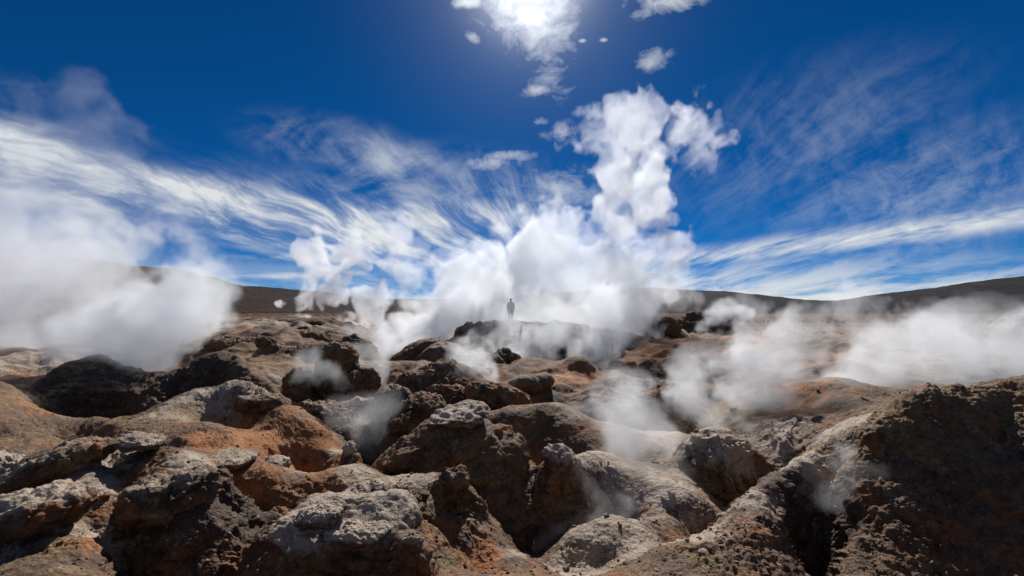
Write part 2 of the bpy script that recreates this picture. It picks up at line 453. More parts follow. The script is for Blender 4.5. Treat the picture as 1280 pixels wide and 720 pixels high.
# ------------------------------------------------------------------ terrain
# surveyed points of the mud field: (pixel x, pixel y, depth in metres)
SURVEY = '''
0,715,4.6 60,700,4.8 110,680,5.2 135,720,5.0 45,700,5.5 20,640,6.4 0,610,7.2
30,600,6.8 100,567,7.2 160,565,7.3 200,568,7.2 260,585,7.0 285,590,6.9 150,600,6.8 150,700,6.0 200,640,6.4 200,715,5.9 270,620,6.6 280,715,6.0
105,600,6.7 112,650,6.0 130,700,5.4 100,580,8.3 200,580,8.2 60,548,9 130,556,8.6 230,563,8.1
100,552,10 150,528,11 200,508,12 250,496,12.5 300,494,12.5 340,500,12.5 352,514,11.6
290,532,12.15 325,534,12.1 346,531,12.0 270,538,10.4 315,541,10.2
170,550,9.2 230,545,9.3 280,540,9.5 330,545,9.8 380,530,10.5 405,540,10.3 425,565,9.6 437,582,9
385,602,9.3 350,590,8.9 230,570,8.3 290,585,7.9 340,596,7.8 380,592,8.2 420,590,8.3 445,594,8.2
300,620,7.4 300,700,6.3 350,640,7.2 345,710,6.4 400,640,7.4 440,620,7.6
150,545,13 250,515,14.5 330,520,14
0,520,9.5 30,530,9.3 0,483,12 30,508,11.5 60,535,11 95,550,10.3 0,560,8.3
0,478,16 60,468,16.5 110,455,17 135,451,17 160,470,15.5 190,480,15 230,464,15.5 265,445,16 290,452,15.5 330,484,14.5
60,515,13 130,528,12.5 200,502,13.2 190,505,17.5 60,482,20 260,470,19 300,480,13.6
0,462,22 60,455,24 130,442,26 0,440,30 60,432,33 190,440,28 30,412,50 120,410,55 220,415,45
300,430,26 350,434,24 280,412,40 330,408,42 400,406,45 300,402,58 380,404,54 350,460,19 340,490,15.5 370,500,14.6 300,460,20
420,497,16.3 385,480,17 460,472,18 450,445,24 475,470,20 400,430,26 440,425,32
400,517,13 380,512,13.5 440,522,12.5 470,512,13 450,565,11.5 430,550,11.3 480,580,10.5 450,588,10.0 415,545,11.6
440,497,16 480,476,19 520,455,23 545,440,27 575,418,34 600,410,40 640,406,38.5 640,407,43 690,408,47 745,411,46 790,428,42
600,440,32.5 640,440,34.5 700,447,36 745,452,34 650,460,27 700,470,25 500,482,26 550,462,35 600,432,50 680,425,58 760,432,56 520,440,50
480,500,15 520,482,18 560,467,21 600,462,23 530,512,14.5 570,492,16.5 610,490,17 620,512,14.5 640,500,16 500,530,13
500,590,9.8 590,660,8.6 640,665,8.3 650,600,9.3 660,692,7.6 620,560,11.5 540,560,12
400,628,6.8 440,606,7.2 490,593,7.5 550,588,7.6 575,602,7.5 582,640,7.1 600,662,6.9 630,690,6.5 660,694,6.4
370,680,6.1 380,715,5.7 450,640,6.6 520,640,6.6 530,700,5.9 600,705,6.2 560,715,5.6 540,630,8.8
720,455,20 690,465,19 755,472,20 650,472,18.5 640,490,17 700,500,16.5 760,495,17.5 790,492,18 830,484,18.5 835,502,17
655,512,13 670,502,13.5 700,505,13.5 740,520,13.5 780,538,14 830,546,14.5 870,548,14.5 890,540,14
670,562,12 700,562,12 740,574,11.5 700,525,15.2 780,552,16 850,558,16 800,512,16.7
800,578,11 860,592,10.5 900,582,11 700,604,10.3 670,622,9.5
690,590,9.6 715,570,9.8 740,562,10 780,572,10 820,595,9.6 860,615,9.2 890,632,9
700,628,8.8 740,634,8.6 780,645,8.5 850,650,8.3 740,582,11.3
680,690,7.4 720,660,7.7 760,642,7.8 800,650,7.8 840,672,7.5 760,692,7 700,706,6.9 655,668,8.6 760,664,8.15
620,702,6.2 700,714,6.2 780,702,6.4 830,684,6.5 880,666,6.8 920,645,7.2 960,610,7.8 1000,575,8.6 1030,550,9.3 1060,525,10.5 1090,507,12
880,668,8.3 940,634,9.3 990,594,10.6 880,716,5.6 950,690,6.1 960,650,6.8
930,512,15 940,482,17 1000,482,16 1040,450,22 1000,440,28 950,522,14 1000,540,12 930,572,11.8 925,600,10.8 900,502,16 1060,480,18
1010,640,8.0 988,684,7.25 1004,706,7.25 1030,618,8.2 1050,588,8.5 1040,712,6.9 1062,640,7.3 1050,690,6.7 1072,600,7.6 1084,562,7.9 1092,535,8.1 1120,513,8.4 1160,495,8.7 1190,486,9.0 1240,485,9.0 1280,486,9.0
1100,600,7.5 1150,560,7.85 1200,530,8.25 1250,520,8.6 1100,700,6.25 1200,620,7.25 1270,600,7.4 1200,715,6.2 1280,715,6.3 1150,512,10.0 1230,502,10.6 1030,720,6.5
800,433,34 850,432,33 900,431,33 830,478,24 790,472,25 870,470,24 860,495,19
-150,720,5 -150,600,7 -150,520,11 -150,470,19 -150,430,35 1430,720,6.2 1430,600,7.3 1430,490,9.2 1430,500,11 1430,460,20 1430,425,42
-150,400,90 300,397,90 640,400,90 1000,409,90 1430,409,90 640,860,3.2 200,860,3.2 1100,860,3.2 -150,860,3.2 1430,860,3.2 1000,470,20
-400,560,8 -400,440,28 1680,560,8 1680,440,28 -400,400,90 1680,409,90 -400,860,3.2 1680,860,3.2
'''
pts = np.array([[float(v) for v in q.split(',')] for q in SURVEY.split()])
pu = (pts[:, 0] - 640) / F
pl = np.log(pts[:, 2])
ZB = 2.35
pt = (pts[:, 1] - HOR) / F - ZB / pts[:, 2]      # how far each point stands off a level floor


def tps(r2):
    return 0.5 * r2 * np.log(r2 + 1e-9)


A = tps((pu[:, None] - pu[None]) ** 2 + (pl[:, None] - pl[None]) ** 2) + np.eye(len(pu)) * 0.00002
Q = np.stack([np.ones_like(pu), pu, pl], 1)
M_ = np.block([[A, Q], [Q.T, np.zeros((3, 3))]])
sol = np.linalg.solve(M_, np.concatenate([pt, np.zeros(3)]))
GU = np.linspace(-1.5, 1.5, 420)
GL = np.linspace(math.log(1.55), math.log(90), 500)
gt = np.empty((len(GL), len(GU)))
for k, lv in enumerate(GL):
    r2 = (GU[:, None] - pu[None]) ** 2 + (lv - pl[None]) ** 2
    gt[k] = tps(r2) @ sol[:-3] + sol[-3] + sol[-2] * GU + sol[-1] * lv


# hollows are as deep as the dark of the photograph says: lower whatever already lies below its surroundings
def blur(a, n, axis):
    kk_ = np.hanning(2 * n + 3)[1:-1]; kk_ /= kk_.sum()
    return np.apply_along_axis(lambda v: np.convolve(np.pad(v, n, 'edge'), kk_, 'valid'), axis, a)


low = np.maximum(gt - blur(blur(gt, 34, 0), 34, 1), 0)
gt += 0.75 * low * (1 - sstep(2.9, 3.5, GL))[:, None] * sstep(1.35, 1.6, GL)[:, None]

# mud banked up behind and under each rock
for apron, a, k in ROCKS:
    if not apron:
        continue
    _, _, px, py, Y, w, h, dep = a[:8]
    hw = w / F / 2 * (1.4 if a[0] == OUT else 1.2)
    hd = max(hw * dep, 0.045)
    u0, l0 = (px - 640) / F, math.log(Y) + hd * 0.45
    cu = np.abs(GU - u0) < hw * 3; cl = np.abs(GL - l0) < hd * 3.2
    if not cu.any() or not cl.any():
        continue
    d2 = ((GU[cu][None] - u0) / hw) ** 2 + ((GL[cl][:, None] - l0) / hd) ** 2
    Yl = np.exp(GL[cl])[:, None]
    t0 = (py - HOR) / F * Y                              # depth of the rock's middle under the eye
    sh_ = h * Y / F / 2
    tgt = (t0 - sh_ * (apron * 0.9 - 0.25 - 1.15 * d2) - ZB) / Yl
    old = gt[np.ix_(cl, cu)]
    kk = 0.22 * sh_ / Yl
    m_ = np.maximum(kk - np.abs(old - tgt), 0) / kk
    gt[np.ix_(cl, cu)] = np.minimum(old, tgt) - m_ * m_ * kk * 0.25


def base_z(uu, ll):
    """Height of the field without small relief, at u = x/y and l = log y."""
    fu = np.clip((uu - GU[0]) / (GU[1] - GU[0]), 0, len(GU) - 1.001)
    fl = np.clip((ll - GL[0]) / (GL[1] - GL[0]), 0, len(GL) - 1.001)
    iu, il = fu.astype(int), fl.astype(int)
    a, b = fu - iu, fl - il
    t = (gt[il, iu] * (1 - a) + gt[il, iu + 1] * a) * (1 - b) + (gt[il + 1, iu] * (1 - a) + gt[il + 1, iu + 1] * a) * b
    Y = np.exp(ll)
    return EYE - (t * Y + ZB)


def ground_z(x, y):
    return float(base_z(np.array([x / y]), np.array([math.log(y)]))[0])


NU, NL = 1190, 1330
tail = 1.25 * np.exp(np.linspace(0, math.log(4.0), 31)[1:])
us = np.concatenate([-tail[::-1], np.linspace(-1.25, 1.25, NU - 60), tail])
lraw = np.linspace(math.log(1.6), math.log(90), 1500)
UU, LL = np.meshgrid(us, lraw)
Z0 = base_z(UU.ravel(), LL.ravel()).reshape(UU.shape)
T0 = (Z0 - EYE) / np.exp(LL)
# rows follow the slope, so that steep faces get as many rows as level ground
seg = np.sqrt((np.diff(LL, axis=0) * 0.30) ** 2 + np.diff(T0, axis=0) ** 2)
arc = np.concatenate([np.zeros((1, NU)), np.cumsum(seg, 0)], 0)
arc /= arc[-1:]
want = np.linspace(0, 1, NL)
L2 = np.empty((NL, NU))
for k in range(NU):
    L2[:, k] = np.interp(want, arc[:, k], lraw)
ker = np.hanning(9); ker /= ker.sum()
L2 = np.apply_along_axis(lambda v: np.convolve(np.pad(v, 4, 'edge'), ker, 'valid'), 1, L2)
U2 = np.broadcast_to(us, L2.shape)
Yv = np.exp(L2).ravel()
Xv = (U2 * np.exp(L2)).ravel()
Zv = base_z(U2.ravel(), L2.ravel())
V = np.stack([Xv, Yv, Zv], 1)


def splat(*items):
    """Soft patches about surveyed points: (px, py, Y, radius m, weight)."""
    out = np.zeros(len(V), np.float32)
    for px, py, Y, r, w in items:
        x, y, z = P(px, py, Y)
        d2 = ((V[:, 0] - x) / r) ** 2 + ((V[:, 1] - y) / (r * 1.25)) ** 2
        out = np.maximum(out, w * np.exp(-d2))
    return out


def grid_normals(v):
    g = v.reshape(NL, NU, 3)
    du = np.gradient(g, axis=1); dv = np.gradient(g, axis=0)
    n = np.cross(du, dv)
    n /= np.linalg.norm(n, axis=2, keepdims=True) + 1e-9
    return n.reshape(-1, 3)


dist_f = np.clip(Yv / 9.0, 0.7, 6.0)           # far relief is broader
rough = splat((60, 490, 14.5, 2.2, 1), (130, 480, 15.5, 2.2, 1), (230, 480, 14.8, 2, 1), (280, 465, 15, 1.6, 1), (1200, 560, 8.5, 2.6, 1), (1120, 640, 7, 1.5, 1), (1250, 660, 6.3, 1.8, 1),
              (1230, 490, 9.8, 1.6, 0.8), (300, 660, 6.8, .8, .9), (240, 650, 6.3, .7, .8), (480, 630, 6.7, .6, .8), (900, 690, 6.2, .8, .8), (960, 640, 7, .9, .8), (560, 640, 6.8, .5, .9),
              (340, 690, 6.6, .6, 1), (950, 560, 11.5, 1.6, .5), (1000, 590, 9.5, 1, .6), (60, 660, 5.3, .6, .6), (830, 455, 28, 5, .7), (700, 570, 11.6, 1.0, .5))
smoothz = splat((800, 610, 9.8, 1.4, 1), (760, 670, 7.5, .8, .9), (850, 570, 12, 1.6, .9), (740, 540, 12.8, 1, .7), (330, 590, 8.2, .7, .6), (250, 520, 11, 1.3, .5))
nearw = np.clip(1.4 - Yv / 70, 0.0, 1.0)
n1 = fbm(V, 1.7, 2, 1.0) + 0.8 * sstep(13, 20, Yv) * (1 - sstep(60, 85, Yv)) * (fbm(V, 4.5, 3, 31.0, ridged=True) - .2)
n2 = fbm(V, 0.62, 3, 5.0, ridged=True)
N0 = grid_normals(V)
amp = 1.0 - 0.6 * smoothz
V = V + N0 * ((n1 * 0.20 * np.minimum(dist_f, 2.5) * amp + (n2 - 0.15) * 0.045 * amp)[:, None])
N1 = grid_normals(V)
steep = 1 - np.clip(N1[:, 2], 0, 1)
ck_, blk = cells(V, 0.42, 2.0)
strat = perlin(np.stack([V[:, 0] * 0.35, V[:, 1] * 0.35, V[:, 2] * 2.4], 1), 0.42, 3.0)   # ledges in the crust
w1 = worley(V, 0.30, 1.0)
w2 = worley(V, 0.11, 2.0)
n3 = fbm(V, 0.20, 4, 9.0, 0.6)
n5 = fbm(V, 0.085, 3, 19.0, 0.65)
w3 = worley(V, 0.065, 4.0)
crumbly = np.clip(sstep(-.05, .25, fbm(V, 0.8, 3, 23.0)) + rough, 0, 1) * (1 - .8 * smoothz)
n4 = fbm(V, 0.33, 3, 14.0, 0.6, ridged=True)
clod = (0.55 - w1) * 0.14 * rough + (0.5 - w2) * 0.065 * (0.08 + 1.0 * rough) * (1 - 0.7 * smoothz)
crag = sstep(0.25, 0.7, steep)
dsp = clod + (n5 * 0.020 + (0.5 - w3) * 0.026 * crumbly) * np.clip(1.6 - Yv / 14, 0, 1) + n3 * 0.030 * (1 - 0.5 * smoothz) + ((blk - .5) * 0.075 - 0.05 * sstep(.10, .0, ck_)) * crag * amp + strat * 0.07 * (0.25 + crag) * amp + (n4 - 0.2) * 0.06 * crag * amp
V = V + N1 * (dsp * nearw)[:, None]
N2 = grid_normals(V)

tme = mesh_from('ground', V, grid_quads(NU, NL))
# colour deposits of the mud and crust, and some painted shade, as patches
attr(tme, 'rust', splat((250, 560, 8.9, .5, .9), (300, 560, 8.8, .6, 1), (370, 575, 9.2, .5, .9), (400, 600, 8.0, .4, .8), (330, 600, 7.8, .4, .8), (420, 600, 7.9, .4, .7), (300, 595, 7.7, .5, .7), (350, 600, 7.6, .4, .6), (180, 545, 9.3, .5, .6), (820, 440, 31, 4, .7), (930, 440, 30, 4, .7), (990, 520, 13.5, .9, .5), (780, 470, 19, 1, .6), (560, 510, 14.5, .7, .5), (470, 490, 16, .9, .5), (420, 440, 30, 3, .5), (300, 420, 38, 4, .5), (110, 700, 5.2, .3, .5), (540, 690, 6.0, .3, .5), (330, 535, 9.9, .9, 1), (280, 520, 10.8, 1, .8), (400, 545, 10.2, .6, .9), (350, 560, 9.4, .6, .8), (230, 560, 8.6, .6, .5), (420, 575, 9.3, .4, .6), (640, 540, 12, .5, .8),
    (700, 470, 18.5, 1.2, .9), (740, 480, 18.5, 1, .8), (660, 500, 16, .8, .7), (1020, 455, 22, 2.2, 1), (1010, 480, 17, 1.2, .9), (985, 500, 15.5, 1.0, .7), (900, 425, 36, 6, .9), (840, 432, 33, 5, .8), (1050, 420, 45, 6, .8), (960, 415, 55, 9, .8),
    (600, 500, 16, .8, .6), (610, 690, 6.5, .35, .8), (590, 700, 6.1, .4, .6), (430, 650, 7.6, .3, .5), (350, 398, 60, 12, .7), (1262, 440, 26, 2, .8), (130, 555, 8.7, .5, .8), (160, 600, 6.7, .2, .5), (30, 500, 11.5, .7, .5), (670, 570, 11.6, .7, .5), (560, 480, 18, .8, .5)))
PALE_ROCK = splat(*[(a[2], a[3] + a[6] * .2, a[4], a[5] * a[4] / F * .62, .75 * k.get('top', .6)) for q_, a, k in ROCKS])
DARK_ROCK = splat(*[(a[2], a[3], a[4], a[5] * a[4] / F * .7, k.get('dark', 0)) for q_, a, k in ROCKS])
attr(tme, 'pale', np.maximum(PALE_ROCK, splat((250, 500, 12.2, 1.0, 1), (310, 500, 12.3, .8, .7), (180, 525, 11.2, .6, .6), (380, 590, 8.3, .4, .6), (440, 590, 8.3, .5, .9), (425, 560, 9.8, .35, .9), (250, 580, 7.2, .6, .7), (140, 570, 7.2, .6, .8), (115, 620, 6.4, .4, .9), (120, 680, 5.7, .35, .8),
    (480, 600, 7.3, .7, 1), (540, 600, 7.4, .5, .7), (430, 625, 6.8, .4, .8), (800, 600, 9.8, 1.4, 1), (760, 660, 7.6, .9, 1), (850, 560, 13.5, 1.8, .9), (740, 570, 10, .8, .9), (900, 600, 10.5, 1, .9), (870, 670, 6.9, .6, .9), (940, 630, 7.4, .6, .8), (1000, 570, 8.8, .8, .8), (1050, 530, 10.3, 1, .8),
    (720, 700, 6.8, .7, .8), (640, 690, 6.6, .4, .6), (960, 540, 12.5, 1.4, .7), (60, 450, 25, 5, .8), (330, 410, 42, 8, .7), (400, 500, 14.5, .8, .5), (350, 475, 17, 1.0, .5), (470, 500, 14, .7, .6), (1150, 460, 21, 4, .7), (700, 510, 13.3, .7, .5), (640, 407, 46, 5, .6))))
attr(tme, 'ochre', splat((350, 460, 19, 1.8, 1), (330, 440, 23, 2, .8), (600, 590, 9, .5, .6), (720, 458, 19.5, 1, .7), (560, 600, 7.5, .3, .8), (1120, 530, 8.3, .7, .9), (1250, 490, 8.9, 1.2, .8), (1190, 500, 8.7, .8, .6), (120, 535, 10.8, 1, .8), (200, 540, 9.6, .8, .6), (20, 500, 11.6, .9, .7), (850, 690, 6.5, .5, .6), (900, 500, 15.5, .8, .8), (1040, 412, 70, 12, .6), (230, 510, 11.8, .8, .7), (60, 690, 5, .5, .6), (520, 465, 21, 1.4, .6)))
attr(tme, 'dark', np.clip(DARK_ROCK + splat((560, 478, 19, 1.3, .7), (510, 500, 15.5, 1, .6), (600, 455, 26, 2.5, .8), (470, 510, 13.6, .7, .7), (640, 470, 23, 2, .7), (420, 520, 12.6, .8, .8), (580, 505, 15, .6, .5), (440, 440, 26, 3, .6), (380, 470, 18, 1.2, .6), (300, 435, 27, 2, .6), (350, 425, 33, 3, .6), (690, 545, 12.3, .8, .8), (690, 490, 17.5, 1, .5), (60, 490, 14.5, 2.2, .9), (130, 490, 14.8, 2.2, .9), (230, 480, 14.8, 1.8, .9), (830, 455, 28, 4.5, 1), (300, 680, 6.7, .9, .9), (220, 670, 6.2, .6, .8), (1010, 640, 7.9, .8, .9), (1200, 600, 7.4, 1.2, .5), (1120, 660, 6.7, .5, .5), (1010, 640, 8.0, .7, .9), (700, 570, 11.8, 1, .6), (450, 560, 11.4, 1, .9), (600, 425, 36, 5, .6), (720, 435, 38, 6, .8), (380, 690, 6.2, .5, .7)), 0, 1))  # dark rock and mud, plus shade of pits and near faces painted dark
attr(tme, 'rough', rough)
ground = link(bpy.data.objects.new('ground', tme))
tag(ground, kind='structure')


def hit(px, py):
    """Where the line of sight through a pixel first meets the built field (a plain march)."""
    uu = (px - 640) / F
    ll = np.linspace(math.log(3.0), math.log(88), 3000)
    z = base_z(np.full_like(ll, uu), ll)
    ray = EYE + (HOR - py) / F * np.exp(ll)
    k = np.argmax(z >= ray)
    return math.exp(ll[k])
# ------------------------------------------------------------------ materials of mud, crust and rock
def earth_material(name, cols, use_attr=False, scale=1.0, bump=1.0, crust=0.5):
    """Mineral ground: cols = (dark, mid, light, crust)."""
    m = bpy.data.materials.new(name)
    m.use_nodes = True
    T = NT(m.node_tree)
    out = T.n('ShaderNodeOutputMaterial')
    bs = T.n('ShaderNodeBsdfPrincipled')
    T.t.links.new(bs.outputs[0], out.inputs['Surface'])
    geo = T.n('ShaderNodeNewGeometry')
    pos = geo.outputs['Position']
    big = T.noise(pos, 0.8 * scale, 5, 0.6, 0.6)
    mid = T.noise(pos, 3.1 * scale, 6, 0.62, 0.3)
    fin = T.noise(pos, 15 * scale, 6, 0.7)
    grain = T.noise(pos, 75 * scale, 3, 0.6)
    c = T.mix(T.ramp(mid, 0.38, 0.60), cols[0], cols[1])
    c = T.mix(T.ramp(T.math('MULTIPLY_ADD', big, 0.6, T.math('MULTIPLY', fin, 0.4)), 0.42, 0.62), c, cols[2])
    g1 = T.noise(pos, 1.15, 6, 0.62, 0.9); g2 = T.noise(T.vec('ADD', pos, (31.0, 7.0, 3.0)), 1.5, 6, 0.62, 0.9)
    c = T.mix(T.math('MULTIPLY', T.ramp(g1, 0.51, 0.63), 0.7), c, (0.25, 0.092, 0.027, 1))
    c = T.mix(T.math('MULTIPLY', T.ramp(g2, 0.53, 0.66), 0.65), c, (0.21, 0.140, 0.058, 1))
    c = T.mix(T.math('MULTIPLY', T.ramp(g2, 0.46, 0.34), 0.5), c, (0.055, 0.030, 0.019, 1))

    def patch(nm, col, lo=0.35, hi=0.75, k=0.8):
        nonlocal c
        a = T.n('ShaderNodeAttribute', attribute_name=nm)
        f = T.math('ADD', a.outputs['Fac'], T.math('MULTIPLY', T.math('SUBTRACT', T.math('MULTIPLY_ADD', mid, 0.6, T.math('MULTIPLY', fin, 0.4)), 0.5), 1.9))
        f = T.math('MULTIPLY', T.math('MULTIPLY', T.ramp(f, lo, hi), T.ramp(a.outputs['Fac'], 0.02, 0.2)), k)
        c = T.mix(f, c, col)
    if use_attr:
        patch('dark', (0.052, 0.033, 0.023, 1), 0.3, 0.8, 0.85)
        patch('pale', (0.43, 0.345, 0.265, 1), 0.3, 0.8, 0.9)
        patch('ochre', (0.22, 0.130, 0.052, 1), 0.35, 0.8, 0.75)
        patch('rust', (0.33, 0.125, 0.035, 1), 0.25, 0.75, 0.85)
        rd = T.math('MULTIPLY', T.ramp(T.noise(pos, 1.7, 5, 0.6, 0.8), 0.56, 0.72), 0.6)
        a = T.n('ShaderNodeAttribute', attribute_name='rust')
        c = T.mix(T.math('MULTIPLY', rd, a.outputs['Fac']), c, (0.17, 0.040, 0.014, 1))
    # pale mineral bloom in crumbs and veins
    vor = T.n('ShaderNodeTexVoronoi', feature='F1')
    T.put(vor.inputs['Vector'], pos); vor.inputs['Scale'].default_value = 22 * scale
    bloom = T.math('MULTIPLY', T.ramp(T.math('MULTIPLY_ADD', fin, 0.5, T.math('MULTIPLY', mid, 0.5)), 0.52, 0.66), crust)
    c = T.mix(bloom, c, cols[3])
    c = T.mix(T.math('MULTIPLY', T.ramp(grain, 0.56, 0.72), 0.35), c, cols[3])
    c = T.mix(T.math('MULTIPLY', T.ramp(grain, 0.44, 0.30), 0.45), c, cols[0])
    T.put(bs.inputs['Base Color'], c)
    T.put(bs.inputs['Roughness'], T.ramp(mid, 0.3, 0.7, 0.72, 0.95))
    bs.inputs['Specular IOR Level'].default_value = 0.25
    h = T.math('MULTIPLY', T.math('ADD', T.math('MULTIPLY', fin, 0.042), T.math('MULTIPLY', grain, 0.013)), T.ramp(big, 0.38, 0.60, 0.3, 1.1))
    crk = T.n('ShaderNodeTexVoronoi', feature='DISTANCE_TO_EDGE')
    T.put(crk.inputs['Vector'], T.vec('ADD', pos, T.vec('MULTIPLY', T.comb(fin, mid, big), (0.25, 0.25, 0.25))))
    crk.inputs['Scale'].default_value = 3.2 * scale
    crack = T.math('MULTIPLY', T.ramp(crk.outputs[0], 0.0, 0.03), T.math('MULTIPLY', T.ramp(big, 0.48, 0.6), 0.02))
    h = T.math('ADD', h, crack)
    h = T.math('SUBTRACT', h, T.math('MULTIPLY', vor.outputs['Distance'], 0.014))
    bp = T.n('ShaderNodeBump')
    bp.inputs['Strength'].default_value = 0.9 * bump
    bp.inputs['Distance'].default_value = 1.0
    T.put(bp.inputs['Height'], h)
    T.t.links.new(bp.outputs[0], bs.inputs['Normal'])
    return m


M_GROUND = earth_material('mud_crust', ((0.045, 0.022, 0.012, 1), (0.120, 0.063, 0.032, 1), (0.190, 0.120, 0.070, 1), (0.40, 0.325, 0.25, 1)), True, 1.0, 1.0, 0.42)
ground.data.materials.append(M_GROUND)
# ------------------------------------------------------------------ rocks
M_ROCK = earth_material('weathered_rock', ((0.045, 0.023, 0.013, 1), (0.125, 0.067, 0.035, 1), (0.195, 0.125, 0.073, 1), (0.40, 0.325, 0.25, 1)), True, 1.25, 1.0, 0.45)
_ico = {}


def icosphere(n):
    if n not in _ico:
        bm = bmesh.new()
        bmesh.ops.create_icosphere(bm, subdivisions=n, radius=1.0)
        v = np.array([q.co[:] for q in bm.verts])
        f = np.array([[q.index for q in t.verts] for t in bm.faces])
        bm.free()
        _ico[n] = (v / np.linalg.norm(v, axis=1)[:, None], f)
    return _ico[n]


def rock(name, label, px, py, Y, w, h, depth=1.0, roll=0, yaw=0, p=2.6, under=0.0, cuts=4, amp=0.10, fine=0.03, seed=1, sub=6, cat='boulder',
         pale=0.0, rust=0.0, ochre=0.0, dark=0.0, top=0.6, strata=0.0, group=None, point=0.0, frac=1.0):
    """A weathered rock: w, h in photograph pixels at depth Y; top = pale crust on its upper side; under = how far its foot is cut back."""
    d, f = icosphere(sub)
    rg = np.random.default_rng(seed * 101 + 5)
    k = (np.abs(d) ** p).sum(1) ** (-1 / p)
    v = d * k[:, None]
    for _ in range(cuts):
        n = rg.normal(size=3); n /= np.linalg.norm(n)
        o = rg.uniform(0.55, 0.85)
        ex = np.maximum(v @ n - o, 0)
        v = v - n * (ex * 0.88)[:, None]
    if under:
        low = sstep(0.15, -0.75, v[:, 2])
        v[:, :2] *= (1 - under * low)[:, None]
    if point:
        hi = np.clip((v[:, 2] + 0.4) / 1.4, 0, 1)
        v[:, :2] *= (1 - point * hi)[:, None]
    sw, sh = w * Y / F / 2, h * Y / F / 2
    v = v * np.array([sw, sw * depth, sh])
    size = (sw * sh) ** 0.5
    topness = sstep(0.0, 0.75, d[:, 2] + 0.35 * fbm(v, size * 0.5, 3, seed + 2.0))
    nrm = d / np.array([sw, sw * depth, sh]); nrm /= np.linalg.norm(nrm, axis=1)[:, None]
    q = v + seed * 7.3
    dsp = fbm(q, size * 1.1, 3, seed) * size * amp * 2.2 + (fbm(q, size * 0.42, 3, seed + 3.0, ridged=True) - 0.2) * size * amp
    if strata:
        dsp = dsp + perlin(q * np.array([0.25, 0.25, 1.0]), size * 0.16, 4.0) * size * strata
    sf = min(1.0, 0.5 + size)
    dsp = dsp + fbm(q, 0.16 * sf, 4, seed + 6.0, 0.55) * fine * 1.5 + np.minimum(0.40 - worley(q, 0.16 * sf, seed), 0) * fine * 0.8 * min(1, frac)
    ck, blk = cells(q, size * 0.62, seed + 1.0)
    dsp = dsp + ((blk - .5) * 1.2 - sstep(.08, 0, ck) * 0.6) * size * amp * frac
    ck, blk = cells(q + 3, size * 0.24, seed + 2.0)
    dsp = dsp + ((blk - .5) * 0.35 - sstep(.10, 0, ck) * 0.22) * size * amp * frac
    v = v + nrm * dsp[:, None]
    rot = Matrix.Rotation(-R(roll), 3, 'Y') @ Matrix.Rotation(R(yaw), 3, 'Z')
    v = v @ np.array(rot).T
    me = mesh_from(name, v, f)
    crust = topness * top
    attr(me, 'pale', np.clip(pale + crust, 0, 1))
    attr(me, 'rust', np.clip(rust * (0.6 + 0.8 * perlin(q, size * 0.8, 11.0)), 0, 1))
    attr(me, 'ochre', np.clip(ochre * (1 - 0.5 * topness), 0, 1))
    attr(me, 'dark', np.full(len(v), dark))
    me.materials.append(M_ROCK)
    o = link(bpy.data.objects.new(name, me))
    o.location = P(px, py, Y)
    tag(o, label, cat, group)
    return o



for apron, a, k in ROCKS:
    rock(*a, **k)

# loose stones
sd, sf_ = icosphere(3)
stones = []
for k in range(5):
    rg = np.random.default_rng(900 + k)
    v = sd * ((np.abs(sd) ** 3).sum(1) ** (-1 / 3))[:, None] * rg.uniform([.8, .7, .45], [1.2, 1.1, .75])
    for _ in range(5):
        n = rg.normal(size=3); n /= np.linalg.norm(n)
        v = v - n * (np.maximum(v @ n - rg.uniform(.45, .7), 0) * .9)[:, None]
    v = v * (1 + 0.16 * fbm(v + k * 5, .6, 3, 2.0))[:, None]
    me = mesh_from('stone', v, sf_)
    for nm, val in (('pale', .35 * (k % 3)), ('rust', .3 * (k == 2)), ('ochre', .3 * (k == 4)), ('dark', .3 * (k == 1))):
        attr(me, nm, np.full(len(v), val))
    me.materials.append(M_ROCK)
    stones.append(me)
rg = np.random.default_rng(77)
cand = np.nonzero((np.abs(V[:, 0] / V[:, 1]) < 0.92) & (V[:, 1] < 17) & (N2[:, 2] > 0.72))[0]
for k in range(260):
    i = rg.choice(cand)
    o = link(bpy.data.objects.new('stone', stones[k % 5]))
    sz = (.016 + .06 * rg.random() ** 2.5) * (1 + .04 * V[i, 1])
    o.scale = (sz * rg.uniform(.9, 1.4), sz, sz * rg.uniform(.7, 1))
    o.rotation_euler = (rg.uniform(-.3, .3), rg.uniform(-.3, .3), rg.uniform(0, 6.28))
    o.location = (V[i, 0], V[i, 1], V[i, 2] + sz * .25)
    tag(o, 'small loose stone lying on the mud crust', 'stone', 'loose stones strewn over the mud crust')

# crumbs of crust, far too many to count
iv, if_ = icosphere(1)
rg = np.random.default_rng(78)
wgt = (0.12 + rough[cand] + 0.6 * (steep[cand] > .12)) * np.clip(1.5 - V[cand, 1] / 11, 0.05, 1)
pick = rg.choice(cand, 7000, p=wgt / wgt.sum())
av, af = [], []
for k, i in enumerate(pick):
    sz = .007 + .022 * rg.random() ** 3
    q = iv * (1 + .25 * rg.normal(size=(len(iv), 1))) * sz * rg.uniform([.8, .8, .5], [1.3, 1.3, .9])
    av.append(q + V[i] + [0, 0, sz * .3]); af.append(if_ + k * len(iv))
me = mesh_from('gravel', np.concatenate(av), np.concatenate(af), smooth=False)
tone = np.repeat(rg.random(len(pick)), len(iv))
attr(me, 'pale', np.where(tone > .6, .5, .1)); attr(me, 'rust', np.where(tone < .15, .5, 0)); attr(me, 'ochre', tone * 0); attr(me, 'dark', np.where((tone > .3) & (tone < .6), .5, 0))
me.materials.append(M_ROCK)
tag(link(bpy.data.objects.new('gravel', me)), kind='stuff')
